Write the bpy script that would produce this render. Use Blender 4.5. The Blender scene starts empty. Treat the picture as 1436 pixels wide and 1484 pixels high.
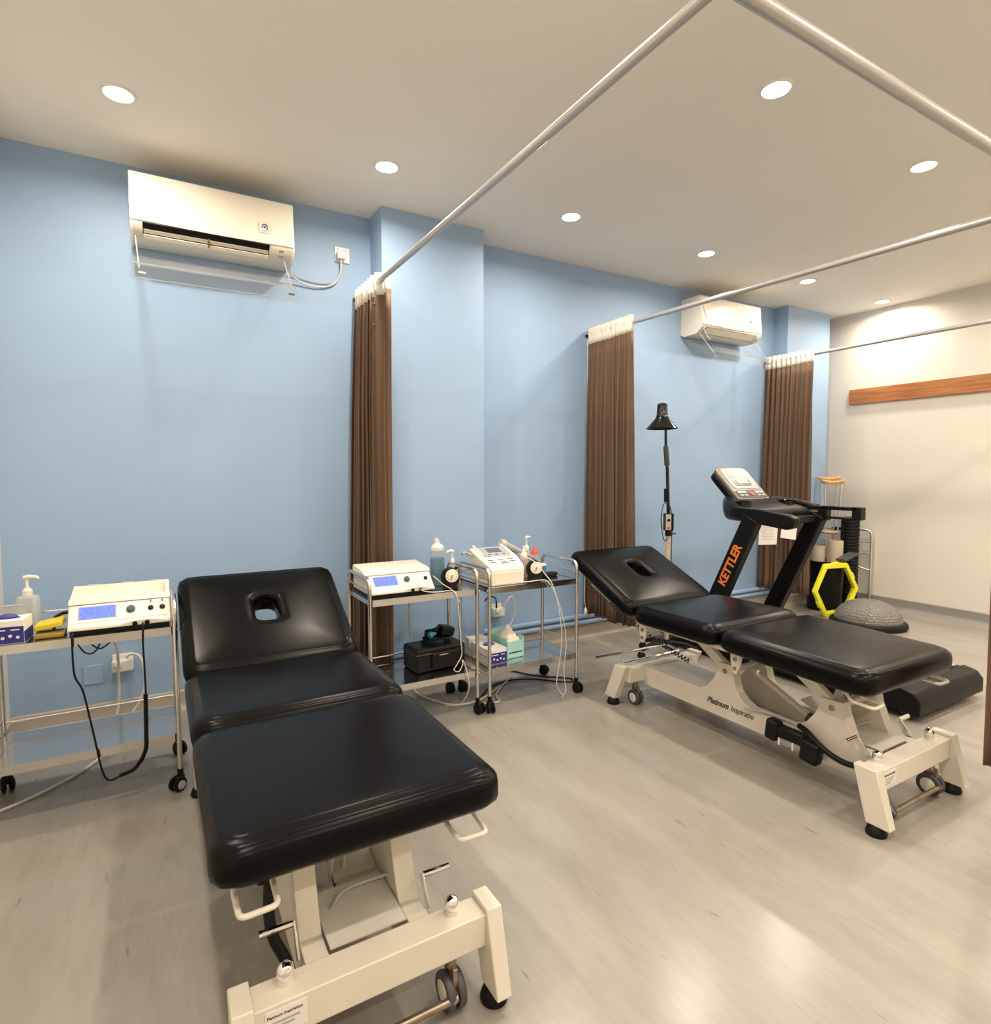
import bpy, bmesh, math, random
from mathutils import Vector, Matrix
random.seed(7)
sc = bpy.context.scene
COL = sc.collection
PI = math.pi
V = Vector

# ------------------------------------------------------------------ camera
EYE = V((0.0, 0.0, 1.25))
cam_d = bpy.data.cameras.new('camera'); cam = bpy.data.objects.new('camera', cam_d); COL.objects.link(cam)
cam_d.sensor_fit = 'VERTICAL'; cam_d.sensor_height = 36.0
cam_d.lens = 36.0 * 848.0 / 1484.0
cam_d.clip_start = 0.02; cam_d.clip_end = 60
rm = Matrix(((0.86569976, 0.03415686, -0.49939687), (-0.50055947, 0.05501517, -0.86395228), (-0.00203549, 0.99790112, 0.06472416)))
cam.matrix_world = Matrix.Translation(EYE) @ rm.to_4x4()
sc.camera = cam

# ------------------------------------------------------------------ world, exposure
world = bpy.data.worlds.new('world'); sc.world = world; world.use_nodes = True
bg = world.node_tree.nodes['Background']; bg.inputs[0].default_value = (1.0, 0.93, 0.84, 1); bg.inputs[1].default_value = 0.05
sc.view_settings.view_transform = 'Standard'; sc.view_settings.look = 'None'
sc.view_settings.gamma = 1.0; sc.view_settings.use_curve_mapping = False
sc.view_settings.exposure = 0.0
LAMP_W = 12.0                       # one ceiling downlight
LAMP_COL = (1.0, 0.87, 0.71)
LAMP_SPREAD = math.radians(166)

CEIL = 2.775; WALL_Y = 3.5; WALL_L = -0.64; WALL_R = 5.86; WALL_F = -2.2

# ------------------------------------------------------------------ materials
MATS = {}
def mat(name, col, rough=0.5, metal=0.0, bump=None, emit=None, spec=None, coat=0.0, var=None, sheen=0.0):
    m = bpy.data.materials.new(name); m.use_nodes = True; MATS[name] = m
    nt = m.node_tree; b = nt.nodes['Principled BSDF']
    b.inputs['Base Color'].default_value = (*col, 1); b.inputs['Roughness'].default_value = rough; b.inputs['Metallic'].default_value = metal
    if spec is not None: b.inputs['Specular IOR Level'].default_value = spec
    if coat: b.inputs['Coat Weight'].default_value = coat; b.inputs['Coat Roughness'].default_value = 0.1
    if sheen: b.inputs['Sheen Weight'].default_value = sheen
    if emit: b.inputs['Emission Color'].default_value = (*emit[0], 1); b.inputs['Emission Strength'].default_value = emit[1]
    tc = nt.nodes.new('ShaderNodeTexCoord')
    if var:                                          # (scale, amount): soft mottling of the base colour
        n = nt.nodes.new('ShaderNodeTexNoise'); n.inputs['Scale'].default_value = var[0]; n.inputs['Detail'].default_value = 4
        nt.links.new(tc.outputs['Object'], n.inputs['Vector'])
        r = nt.nodes.new('ShaderNodeValToRGB'); a = var[1]
        r.color_ramp.elements[0].position = 0.3; r.color_ramp.elements[1].position = 0.7
        r.color_ramp.elements[0].color = (*[max(0, c * (1 - a)) for c in col], 1); r.color_ramp.elements[1].color = (*[min(1, c * (1 + a)) for c in col], 1)
        nt.links.new(n.outputs['Fac'], r.inputs['Fac']); nt.links.new(r.outputs['Color'], b.inputs['Base Color'])
    if bump:                                         # (scale, strength, distance)
        n = nt.nodes.new('ShaderNodeTexNoise'); n.inputs['Scale'].default_value = bump[0]; n.inputs['Detail'].default_value = 3
        nt.links.new(tc.outputs['Object'], n.inputs['Vector'])
        bp = nt.nodes.new('ShaderNodeBump'); bp.inputs['Strength'].default_value = bump[1]; bp.inputs['Distance'].default_value = bump[2]
        nt.links.new(n.outputs['Fac'], bp.inputs['Height']); nt.links.new(bp.outputs['Normal'], b.inputs['Normal'])
    return m

mat('blue_paint', (0.318, 0.464, 0.685), 0.55, bump=(60, 0.05, 0.002), var=(1.5, 0.03))
mat('cream_paint', (0.76, 0.72, 0.65), 0.6, bump=(60, 0.05, 0.002), var=(1.2, 0.02))
mat('ceiling_paint', (0.86, 0.82, 0.75), 0.8, var=(0.8, 0.02))
mat('baseboard_beige', (0.42, 0.37, 0.31), 0.5, var=(6, 0.06))
mat('baseboard_grey', (0.26, 0.25, 0.24), 0.5, var=(6, 0.06))
mat('leather', (0.0030, 0.0028, 0.0028), 0.25, bump=(260, 0.10, 0.0012), spec=0.11)
mat('enamel', (0.70, 0.65, 0.56), 0.32, var=(9, 0.02))
mat('enamel_panel', (0.64, 0.605, 0.53), 0.4, var=(8, 0.03))
mat('steel', (0.72, 0.70, 0.67), 0.18, 1.0)
mat('steel_tray', (0.66, 0.65, 0.63), 0.16, 1.0, bump=(12, 0.03, 0.004))
mat('chrome', (0.85, 0.84, 0.82), 0.07, 1.0)
mat('old_metal', (0.34, 0.28, 0.21), 0.35, 0.9, var=(25, 0.25))
mat('black_rubber', (0.006, 0.006, 0.006), 0.5, spec=0.2)
mat('black_plastic', (0.006, 0.006, 0.0065), 0.36, spec=0.2)
mat('black_gloss', (0.008, 0.007, 0.007), 0.16, spec=0.4)
mat('dark_grey', (0.06, 0.06, 0.065), 0.45)
mat('white_plastic', (0.80, 0.78, 0.72), 0.35)
mat('cream_plastic', (0.80, 0.75, 0.64), 0.38)
mat('cream_shade', (0.62, 0.585, 0.50), 0.42)
mat('white_net', (0.80, 0.77, 0.70), 0.8)
mat('curtain_brown', (0.135, 0.078, 0.046), 0.7, bump=(350, 0.15, 0.001), sheen=0.04)
mat('rail_white', (0.50, 0.485, 0.48), 0.34, 0.35)
mat('wood', (0.42, 0.17, 0.055), 0.42)
mat('crutch_wood', (0.62, 0.38, 0.16), 0.5, var=(20, 0.15))
mat('aluminium', (0.72, 0.71, 0.69), 0.28, 0.9)
mat('grey_plastic', (0.36, 0.37, 0.38), 0.42)
mat('lcd_grey', (0.10, 0.13, 0.17), 0.2)
mat('green_knob', (0.02, 0.10, 0.075), 0.35)
mat('yellow_plastic', (0.82, 0.80, 0.03), 0.4)
mat('sponge_yellow', (0.62, 0.48, 0.03), 0.85, bump=(90, 0.5, 0.003))
mat('sponge_brown', (0.25, 0.17, 0.03), 0.85)
mat('navy_card', (0.018, 0.018, 0.19), 0.45)
mat('white_card', (0.78, 0.75, 0.70), 0.6)
mat('blue_glove', (0.05, 0.06, 0.32), 0.5)
mat('mint_plastic', (0.36, 0.66, 0.63), 0.45)
mat('tissue', (0.80, 0.74, 0.64), 0.85)
mat('paper', (0.80, 0.78, 0.78), 0.7)
mat('ink', (0.03, 0.03, 0.035), 0.6)
mat('pale_ink', (0.35, 0.34, 0.33), 0.6)
mat('orange_print', (0.85, 0.22, 0.03), 0.45)
mat('red_plastic', (0.75, 0.07, 0.03), 0.4)
mat('beige_foam', (0.40, 0.34, 0.26), 0.8, bump=(80, 0.2, 0.002))
mat('bag_black', (0.006, 0.005, 0.005), 0.45, bump=(60, 0.2, 0.002), spec=0.25)
mat('cable_white', (0.70, 0.67, 0.60), 0.5)
mat('cable_grey', (0.45, 0.45, 0.44), 0.5)
mat('cable_black', (0.006, 0.006, 0.006), 0.45, spec=0.2)
mat('brass_oil', (0.30, 0.19, 0.05), 0.2)
mat('cyan_cup', (0.05, 0.28, 0.42), 0.4)
mat('dial_face', (0.82, 0.78, 0.68), 0.4)
mat('silver_plastic', (0.24, 0.222, 0.20), 0.36, 0.4)
mat('ac_white', (0.86, 0.81, 0.72), 0.22, coat=0.3)
mat('ac_lower', (0.70, 0.66, 0.58), 0.35)
mat('lens', (1, 0.95, 0.85), 0.5, emit=((1.0, 0.90, 0.76), 22.0))
mat('tan_stick', (0.55, 0.45, 0.30), 0.5, var=(60, 0.3))
mat('belt_black', (0.018, 0.018, 0.018), 0.6, bump=(300, 0.2, 0.001))

def clear(name, tint, alpha, gloss=0.1, rough=0.03):
    """thin clear plastic: mostly passes light straight on, with a grazing reflection"""
    m = bpy.data.materials.new(name); m.use_nodes = True; MATS[name] = m
    nt = m.node_tree; nt.nodes.clear()
    out = nt.nodes.new('ShaderNodeOutputMaterial'); t = nt.nodes.new('ShaderNodeBsdfTransparent'); t.inputs[0].default_value = (*tint, 1)
    p = nt.nodes.new('ShaderNodeBsdfPrincipled'); p.inputs['Base Color'].default_value = (*[c * 0.8 for c in tint], 1); p.inputs['Roughness'].default_value = rough
    fr = nt.nodes.new('ShaderNodeLayerWeight'); fr.inputs[0].default_value = 0.5
    pw = nt.nodes.new('ShaderNodeMath'); pw.operation = 'POWER'; pw.inputs[1].default_value = 4.0; nt.links.new(fr.outputs['Facing'], pw.inputs[0])
    ad = nt.nodes.new('ShaderNodeMath'); ad.operation = 'MULTIPLY_ADD'; ad.inputs[1].default_value = gloss; ad.inputs[2].default_value = alpha; ad.use_clamp = True
    nt.links.new(pw.outputs[0], ad.inputs[0])
    mx = nt.nodes.new('ShaderNodeMixShader'); nt.links.new(ad.outputs[0], mx.inputs[0]); nt.links.new(t.outputs[0], mx.inputs[1]); nt.links.new(p.outputs[0], mx.inputs[2])
    nt.links.new(mx.outputs[0], out.inputs[0])
    return m
clear('acrylic', (0.985, 0.988, 0.99), 0.03, 0.25, 0.02)
clear('bottle_clear', (0.93, 0.94, 0.95), 0.16, 0.3)
clear('bottle_milky', (0.80, 0.82, 0.80), 0.55, 0.2, 0.3)
clear('blue_liquid', (0.03, 0.30, 0.50), 0.75, 0.2, 0.1)
clear('amber_liquid', (0.62, 0.40, 0.16), 0.5, 0.2, 0.1)
clear('pink_milky', (0.85, 0.74, 0.76), 0.5, 0.2, 0.2)
clear('bosu_skin', (0.24, 0.228, 0.212), 0.97, 0.03, 0.13)

def floor_material():
    m = mat('vinyl_floor', (0.45, 0.41, 0.35), 0.27)
    nt = m.node_tree; b = nt.nodes['Principled BSDF']; tc = nt.nodes.new('ShaderNodeTexCoord')
    def noise(scale, sx, sy, detail=5, dist=0.0):
        mp = nt.nodes.new('ShaderNodeMapping'); mp.inputs['Scale'].default_value = (sx, sy, 1); nt.links.new(tc.outputs['Object'], mp.inputs['Vector'])
        n = nt.nodes.new('ShaderNodeTexNoise'); n.inputs['Scale'].default_value = scale; n.inputs['Detail'].default_value = detail; n.inputs['Distortion'].default_value = dist
        nt.links.new(mp.outputs['Vector'], n.inputs['Vector']); return n
    def ramp(n, p0, c0, p1, c1):
        r = nt.nodes.new('ShaderNodeValToRGB'); e = r.color_ramp.elements
        e[0].position = p0; e[0].color = (*c0, 1); e[1].position = p1; e[1].color = (*c1, 1)
        nt.links.new(n.outputs['Fac'], r.inputs['Fac']); return r
    base = ramp(noise(2.4, 3.0, 0.8, 6, 0.2), 0.32, (0.300, 0.274, 0.238), 0.68, (0.360, 0.335, 0.297))
    fine = ramp(noise(14, 5.0, 0.7, 5, 0.1), 0.28, (0.78, 0.76, 0.73), 0.60, (1.0, 1.0, 1.0))
    dark = ramp(noise(11, 4.0, 0.75, 5, 0.1), 0.25, (0.70, 0.68, 0.64), 0.33, (1.0, 1.0, 1.0))
    big = ramp(noise(0.7, 1.2, 0.6, 2), 0.3, (0.93, 0.93, 0.94), 0.7, (1.0, 1.0, 1.0))
    prev = base.outputs['Color']
    for r in (fine, dark, big):
        mx = nt.nodes.new('ShaderNodeMix'); mx.data_type = 'RGBA'; mx.blend_type = 'MULTIPLY'; mx.inputs[0].default_value = 1.0 if r is not fine else 0.3
        nt.links.new(prev, mx.inputs[6]); nt.links.new(r.outputs['Color'], mx.inputs[7]); prev = mx.outputs[2]
    nt.links.new(prev, b.inputs['Base Color'])
    rr = ramp(noise(5, 1, 1, 2), 0.3, (0.215,) * 3, 0.7, (0.245,) * 3); nt.links.new(rr.outputs['Color'], b.inputs['Roughness'])
    bp = nt.nodes.new('ShaderNodeBump'); bp.inputs['Strength'].default_value = 0.06; bp.inputs['Distance'].default_value = 0.002
    nt.links.new(noise(16, 1, 1, 3).outputs['Fac'], bp.inputs['Height']); nt.links.new(bp.outputs['Normal'], b.inputs['Normal'])
floor_material()

def wood_material():
    m = MATS['wood']; nt = m.node_tree; b = nt.nodes['Principled BSDF']; tc = nt.nodes.new('ShaderNodeTexCoord')
    mp = nt.nodes.new('ShaderNodeMapping'); mp.inputs['Scale'].default_value = (6, 0.6, 9); nt.links.new(tc.outputs['Object'], mp.inputs['Vector'])
    n = nt.nodes.new('ShaderNodeTexNoise'); n.inputs['Scale'].default_value = 5; n.inputs['Detail'].default_value = 6; nt.links.new(mp.outputs['Vector'], n.inputs['Vector'])
    r = nt.nodes.new('ShaderNodeValToRGB'); r.color_ramp.elements[0].color = (0.30, 0.105, 0.03, 1); r.color_ramp.elements[1].color = (0.50, 0.21, 0.07, 1)
    r.color_ramp.elements[0].position = 0.3; r.color_ramp.elements[1].position = 0.7
    nt.links.new(n.outputs['Fac'], r.inputs['Fac']); nt.links.new(r.outputs['Color'], b.inputs['Base Color'])
wood_material()

def screen_material(name, lit, dark, strength, sx, sz):
    """lit display with rows of small print"""
    m = mat(name, dark, 0.25); nt = m.node_tree; b = nt.nodes['Principled BSDF']; tc = nt.nodes.new('ShaderNodeTexCoord')
    mp = nt.nodes.new('ShaderNodeMapping'); mp.inputs['Scale'].default_value = (sx, 1, sz); nt.links.new(tc.outputs['Object'], mp.inputs['Vector'])
    n = nt.nodes.new('ShaderNodeTexNoise'); n.inputs['Scale'].default_value = 1.0; n.inputs['Detail'].default_value = 2; nt.links.new(mp.outputs['Vector'], n.inputs['Vector'])
    r = nt.nodes.new('ShaderNodeValToRGB'); r.color_ramp.elements[0].position = 0.50; r.color_ramp.elements[1].position = 0.62
    r.color_ramp.elements[0].color = (*dark, 1); r.color_ramp.elements[1].color = (*lit, 1)
    nt.links.new(n.outputs['Fac'], r.inputs['Fac']); nt.links.new(r.outputs['Color'], b.inputs['Emission Color']); b.inputs['Emission Strength'].default_value = strength
screen_material('screen_blue', (0.20, 0.27, 0.95), (0.085, 0.14, 0.80), 0.85, 90, 260)

def bosu_bumps():
    m = MATS['bosu_skin']; nt = m.node_tree; p = [n for n in nt.nodes if n.type == 'BSDF_PRINCIPLED'][0]
    tc = nt.nodes.new('ShaderNodeTexCoord'); v = nt.nodes.new('ShaderNodeTexVoronoi'); v.inputs['Scale'].default_value = 48; v.inputs['Randomness'].default_value = 0.25
    nt.links.new(tc.outputs['Object'], v.inputs['Vector'])
    bp = nt.nodes.new('ShaderNodeBump'); bp.inputs['Strength'].default_value = 0.9; bp.inputs['Distance'].default_value = 0.010; bp.invert = True
    nt.links.new(v.outputs['Distance'], bp.inputs['Height']); nt.links.new(bp.outputs['Normal'], p.inputs['Normal'])
bosu_bumps()

# ------------------------------------------------------------------ mesh helpers
def rot(axis, deg): return Matrix.Rotation(math.radians(deg), 3, axis)

def smooth_path(pts, n=6, closed=False):
    pts = [V(p) for p in pts]
    if len(pts) < 3: return pts
    out = []; m = len(pts); rng = range(m if closed else m - 1)
    for i in rng:
        if closed: p0, p1, p2, p3 = pts[i - 1], pts[i], pts[(i + 1) % m], pts[(i + 2) % m]
        else: p0, p1, p2, p3 = pts[max(i - 1, 0)], pts[i], pts[i + 1], pts[min(i + 2, m - 1)]
        for k in range(n):
            t = k / n
            out.append(0.5 * ((2 * p1) + (p2 - p0) * t + (2 * p0 - 5 * p1 + 4 * p2 - p3) * t * t + (3 * p1 - p0 - 3 * p2 + p3) * t ** 3))
    if not closed: out.append(pts[-1])
    return out

def fillet(pts, r, n=5):
    """polyline with its inner corners rounded"""
    pts = [V(p) for p in pts]; out = [pts[0]]
    for i in range(1, len(pts) - 1):
        a, b, c = pts[i - 1], pts[i], pts[i + 1]
        rr = min(r, (a - b).length * 0.49, (c - b).length * 0.49)
        p = b + (a - b).normalized() * rr; q = b + (c - b).normalized() * rr
        for k in range(n + 1):
            t = k / n; out.append((1 - t) ** 2 * p + 2 * t * (1 - t) * b + t * t * q)
    out.append(pts[-1]); return out

def rrect(hx, hy, r, n=64):
    """rounded rectangle outline, n points counter-clockwise from +x"""
    r = min(r, hx * 0.999, hy * 0.999); q = n // 4; a = hy - r; arc = r * PI / 2; c = hx - r; L = a + arc + c
    quad = []
    for k in range(q):
        s = L * k / q
        if s < a: quad.append((hx, s))
        elif s < a + arc: t = (s - a) / r; quad.append((hx - r + r * math.cos(t), a + r * math.sin(t)))
        else: quad.append((hx - r - (s - a - arc), hy))
    quad2 = []
    for k in range(q):                       # mirrored, from (0,hy) to (-hx,0)
        s = L * k / q
        if s < c: quad2.append((-s, hy))
        elif s < c + arc: t = (s - c) / r; quad2.append((-c - r * math.sin(t), hy - r + r * math.cos(t)))
        else: quad2.append((-hx, a - (s - c - arc)))
    half = quad + quad2
    return half + [(-x, -y) for x, y in half]

class MB:
    def __init__(s, off=(0, 0, 0)): s.v = []; s.f = []; s.off = V(off)
    def add(s, vs, fs):
        b = len(s.v); s.v += [V(p) - s.off for p in vs]; s.f += [tuple(i + b for i in f) for f in fs]; return s
    def box(s, c, d, R=None):
        c = V(c); h = V(d) * 0.5; vs = []
        for x in (-1, 1):
            for y in (-1, 1):
                for z in (-1, 1):
                    p = V((x * h.x, y * h.y, z * h.z)); vs.append(c + (R @ p if R else p))
        return s.add(vs, [(0, 1, 3, 2), (4, 6, 7, 5), (0, 4, 5, 1), (2, 3, 7, 6), (0, 2, 6, 4), (1, 5, 7, 3)])
    def bb(s, x0, x1, y0, y1, z0, z1): return s.box(((x0 + x1) / 2, (y0 + y1) / 2, (z0 + z1) / 2), (abs(x1 - x0), abs(y1 - y0), abs(z1 - z0)))
    def rings(s, rs, cap0=True, cap1=True, closed=False):
        n = len(rs[0]); vs = [p for r in rs for p in r]; fs = []
        m = len(rs)
        for i in range(m if closed else m - 1):
            a = i * n; b = ((i + 1) % m) * n
            for k in range(n): fs.append((a + k, a + (k + 1) % n, b + (k + 1) % n, b + k))
        if not closed:
            if cap0: fs.append(tuple(range(n))[::-1])
            if cap1: fs.append(tuple(range((m - 1) * n, m * n)))
        return s.add(vs, fs)
    def tube(s, pts, r, n=10, closed=False, flute=0.0):
        pts = [V(p) for p in pts]; m = len(pts); rs = []; up = None
        for i, p in enumerate(pts):
            if closed: t = pts[(i + 1) % m] - pts[i - 1]
            else: t = pts[min(i + 1, m - 1)] - pts[max(i - 1, 0)]
            t.normalize()
            if up is None: up = t.orthogonal().normalized()
            else:
                up = up - t * up.dot(t)
                up = up.normalized() if up.length > 1e-6 else t.orthogonal().normalized()
            w = t.cross(up); rad = r[i] if isinstance(r, (list, tuple)) else r
            rs.append([p + (up * math.cos(2 * PI * k / n) + w * math.sin(2 * PI * k / n)) * rad * (1 - flute * (k % 2)) for k in range(n)])
        return s.rings(rs, closed=closed)
    def cyl(s, a, b, r, r2=None, n=20):
        return s.tube([a, b], [r, r if r2 is None else r2], n)
    def lathe(s, prof, c=(0, 0, 0), n=28, axis=None, cap0=True, cap1=True):
        """prof: (radius, height) pairs, turned about axis through c"""
        c = V(c); ax = V(axis).normalized() if axis else V((0, 0, 1)); u = ax.orthogonal().normalized() if axis else V((1, 0, 0)); w = ax.cross(u)
        rs = [[c + ax * h + (u * math.cos(2 * PI * k / n) + w * math.sin(2 * PI * k / n)) * max(r, 1e-4) for k in range(n)] for r, h in prof]
        return s.rings(rs, cap0, cap1)
    def prism(s, poly, o, ux, uy, ext):
        """flat outline in the plane (ux, uy) at o, pushed along ext"""
        o, ux, uy, ext = V(o), V(ux), V(uy), V(ext)
        a = [o + ux * p[0] + uy * p[1] for p in poly]
        return s.rings([a, [p + ext for p in a]])
    def ball(s, c, r, sx=1, sy=1, sz=1, n=16):
        c = V(c); rs = []
        for i in range(1, n // 2):
            t = PI * i / (n // 2); rs.append([c + V((r * sx * math.sin(t) * math.cos(2 * PI * k / n), r * sy * math.sin(t) * math.sin(2 * PI * k / n), -r * sz * math.cos(t))) for k in range(n)])
        return s.rings(rs)
    def build(s, name, m, parent=None, bevel=0.0, angle=40, seg=2, label=None):
        me = bpy.data.meshes.new(name)
        bm = bmesh.new(); vs = [bm.verts.new(p) for p in s.v]
        for f in s.f:
            try: bm.faces.new([vs[i] for i in f])
            except ValueError: pass
        bmesh.ops.recalc_face_normals(bm, faces=bm.faces)
        bm.to_mesh(me); bm.free()
        me.shade_smooth(); me.set_sharp_from_angle(angle=math.radians(angle))
        me.materials.append(MATS[m])
        o = bpy.data.objects.new(name, me); COL.objects.link(o)
        if parent is not None: o.parent = parent
        if bevel:
            b = o.modifiers.new('bevel', 'BEVEL'); b.width = bevel; b.segments = seg; b.limit_method = 'ANGLE'; b.angle_limit = math.radians(40); b.harden_normals = False
        if label: o['label'] = label
        return o

def thing(name, label, cat, loc=(0, 0, 0), rz=0.0, group=None):
    o = bpy.data.objects.new(name, None); COL.objects.link(o); o.empty_display_size = 0.1
    o.location = loc; o.rotation_euler = (0, 0, math.radians(rz)); o['label'] = label; o['category'] = cat
    if group: o['group'] = group
    return o
def tag(o, label, cat, group=None):
    o['label'] = label; o['category'] = cat
    if group: o['group'] = group
    return o
def struct(o): o['kind'] = 'structure'; return o

def text(name, body, size, org, xd, yd, m, parent=None, off=(0, 0, 0), bold=0.0, shear=0.0, sx=1.0, depth=0.0008):
    cu = bpy.data.curves.new(name, 'FONT'); cu.body = body; cu.size = size; cu.extrude = depth; cu.offset = bold; cu.shear = shear; cu.resolution_u = 3
    t = bpy.data.objects.new(name, cu); COL.objects.link(t)
    bpy.context.view_layer.update()
    dg = bpy.context.evaluated_depsgraph_get(); me = bpy.data.meshes.new_from_object(t.evaluated_get(dg))
    bpy.data.objects.remove(t)
    xd = V(xd).normalized(); yd = V(yd).normalized(); zd = xd.cross(yd)
    for v in me.vertices: v.co = V(org) - V(off) + xd * v.co.x * sx + yd * v.co.y + zd * v.co.z
    me.materials.clear(); me.materials.append(MATS[m])
    o = bpy.data.objects.new(name, me); COL.objects.link(o)
    if parent is not None: o.parent = parent
    return o

# ------------------------------------------------------------------ the room
struct(MB().bb(WALL_L - .1, WALL_R + .1, WALL_F - .1, WALL_Y + .1, -.1, 0).build('floor', 'vinyl_floor'))
struct(MB().bb(WALL_L - .1, WALL_R + .1, WALL_F - .1, WALL_Y + .1, CEIL, CEIL + .1).build('ceiling', 'ceiling_paint'))
struct(MB().bb(WALL_L - .1, WALL_R + .1, WALL_Y, WALL_Y + .1, 0, CEIL).build('wall_back', 'blue_paint'))
struct(MB().bb(WALL_L - .1, WALL_L, WALL_F, WALL_Y, 0, CEIL).build('wall_left', 'cream_paint'))
struct(MB().bb(WALL_R, WALL_R + .1, WALL_F, WALL_Y, 0, CEIL).build('wall_right', 'cream_paint'))
struct(MB().bb(WALL_L - .1, WALL_R + .1, WALL_F - .1, WALL_F, 0, CEIL).build('wall_front', 'cream_paint'))
P1 = (1.158, 1.822, 3.298); P2 = (5.02, 5.675, 3.36)
struct(MB().bb(P1[0], P1[1], P1[2], WALL_Y, 0, CEIL).build('wall_pillar', 'blue_paint'))
struct(MB().bb(P2[0], P2[1], P2[2], WALL_Y, 0, CEIL).build('wall_pillar', 'blue_paint'))
def skirting(name, m, x0, y0, x1, y1, nx, ny, h=.1, t=.012):
    # coved vinyl strip: straight face with a small foot; path along (x0,y0)-(x1,y1), pushed out along (nx,ny)
    prof = [(0, 0), (.035, 0), (.03, .006), (.016, .02), (t, .035), (t, h - .006), (t * .5, h), (0, h)]
    return struct(MB().prism(prof, (x0, y0, 0), (nx, ny, 0), (0, 0, 1), (x1 - x0, y1 - y0, 0)).build(name, m))
bb_ = [('baseboard_back', 'baseboard_beige', WALL_L, WALL_Y, P1[0], WALL_Y, 0, -1), ('baseboard_back', 'baseboard_beige', P1[0] - .03, P1[2], P1[1] + .03, P1[2], 0, -1),
       ('baseboard_back', 'baseboard_beige', P1[0], P1[2], P1[0], WALL_Y, -1, 0), ('baseboard_back', 'baseboard_beige', P1[1], P1[2], P1[1], WALL_Y, 1, 0),
       ('baseboard_back', 'baseboard_beige', P1[1], WALL_Y, P2[0], WALL_Y, 0, -1), ('baseboard_back', 'baseboard_beige', P2[0], P2[2], P2[1], P2[2], 0, -1),
       ('baseboard_right', 'baseboard_grey', WALL_R, WALL_F, WALL_R, WALL_Y, -1, 0), ('baseboard_left', 'baseboard_beige', WALL_L, WALL_F, WALL_L, WALL_Y, 1, 0)]
for a in bb_: skirting(*a)
# painted pipes that run low along the blue wall and around the pillar
def wall_pipe(z, r, gap):
    y = WALL_Y - r - gap; yp = P1[2] - r - gap
    pts = fillet([(P1[0] - .01, yp, z), (P1[1] + r + gap, yp, z), (P1[1] + r + gap, y, z), (P2[0], y, z)], .05)
    return struct(MB().tube(pts, r, 10).build('trim_1' if z > .14 else 'trim_2', 'blue_paint'))
wall_pipe(.168, .019, .004); wall_pipe(.122, .019, .003)
# timber rail on the cream wall
o = MB((WALL_R, 1.2, 1.98)).bb(WALL_R - .028, WALL_R, -.6, 3.245, 1.913, 2.052).build('wall_rail', 'wood', bevel=.002)
o.location = (WALL_R, 1.2, 1.98); tag(o, 'long orange-brown timber board fixed along the cream wall', 'wall board')

# ------------------------------------------------------------------ downlights
LX = [-0.08, 1.04, 2.18, 3.35, 4.52, 5.63]
SPOTS = [(x, 2.87) for x in LX] + [(x, 1.54) for x in LX] + [(x, .2) for x in LX] + [(x, -1.15) for x in LX]  # last two rows are out of view, added as even fill light
def downlight(x, y, lab):
    t = thing('downlight', lab, 'ceiling light', (x, y, CEIL), 0, 'recessed ceiling downlights')
    MB().lathe([(.052, -.002), (.053, -.008), (.06, -.006), (.064, 0)], n=32, cap0=False, cap1=False).build('trim_ring', 'white_plastic', t)
    MB().lathe([(.001, -.005), (.052, -.005), (.052, -.003), (.001, -.003)], n=32, cap0=False, cap1=False).build('lens', 'lens', t)
    ld = bpy.data.lights.new('lamp', 'AREA'); ld.shape = 'DISK'; ld.size = .095; ld.energy = LAMP_W; ld.color = LAMP_COL; ld.spread = LAMP_SPREAD
    l = bpy.data.objects.new('lamp', ld); COL.objects.link(l); l.parent = t; l.location = (0, 0, -.012)
NEAR = {(0, 0): 'in front of the open air conditioner', (1, 0): 'in front of the blue pillar nearest the white rail', (2, 0): 'beyond the rail in the row along the blue wall',
        (3, 0): 'over the lamp stand', (4, 0): 'over the treadmill, before the far air conditioner', (5, 0): 'next to the cream wall'}
for i, (x, y) in enumerate(SPOTS):
    k = (i % 6, i // 6)
    if k in NEAR: lab = 'glowing round ceiling downlight ' + NEAR[k]
    elif k == (2, 1): lab = 'large glowing round ceiling downlight over the foot of the couch beside the treadmill'
    elif k == (3, 1): lab = 'glowing round ceiling downlight over the rear of the treadmill deck'
    else: lab = 'unseen round ceiling downlight for fill, in the rows away from the blue wall'
    downlight(x, y, lab)

# ------------------------------------------------------------------ curtain rails and curtains
RZ = 2.285
def rail(name, a, b, r, lab):
    a, b = V(a), V(b); t = thing(name, lab, 'curtain rail', a, 0, 'ribbed white curtain rails')
    MB(a).tube([a, b], r, 40, flute=.05).build('rail_tube', 'rail_white', t, angle=80)
    d = (b - a).normalized()
    MB(a).cyl(a, a + d * .012, r * 1.9, n=24).build('wall_flange', 'rail_white', t)
    return t
XR_Y = .885
rail('curtain_rail', (1.07, WALL_Y, RZ), (1.07, XR_Y - .03, RZ), .0145, 'white ribbed curtain rail from the curtain beside the near blue pillar')
rail('curtain_rail', (2.83, WALL_Y, RZ + .002), (2.83, XR_Y + .02, RZ - .058), .0145, 'white ribbed curtain rail passing before the far air conditioner')
rail('curtain_rail', (4.89, WALL_Y, RZ - .015), (4.89, XR_Y + .02, RZ - .015), .0145, 'white ribbed curtain rail in front of the cream wall')
rail('curtain_rail', (WALL_L, XR_Y, RZ), (WALL_R, XR_Y, RZ), .0185, 'thick white ribbed rail running lengthwise and carrying the cross rails')

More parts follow.
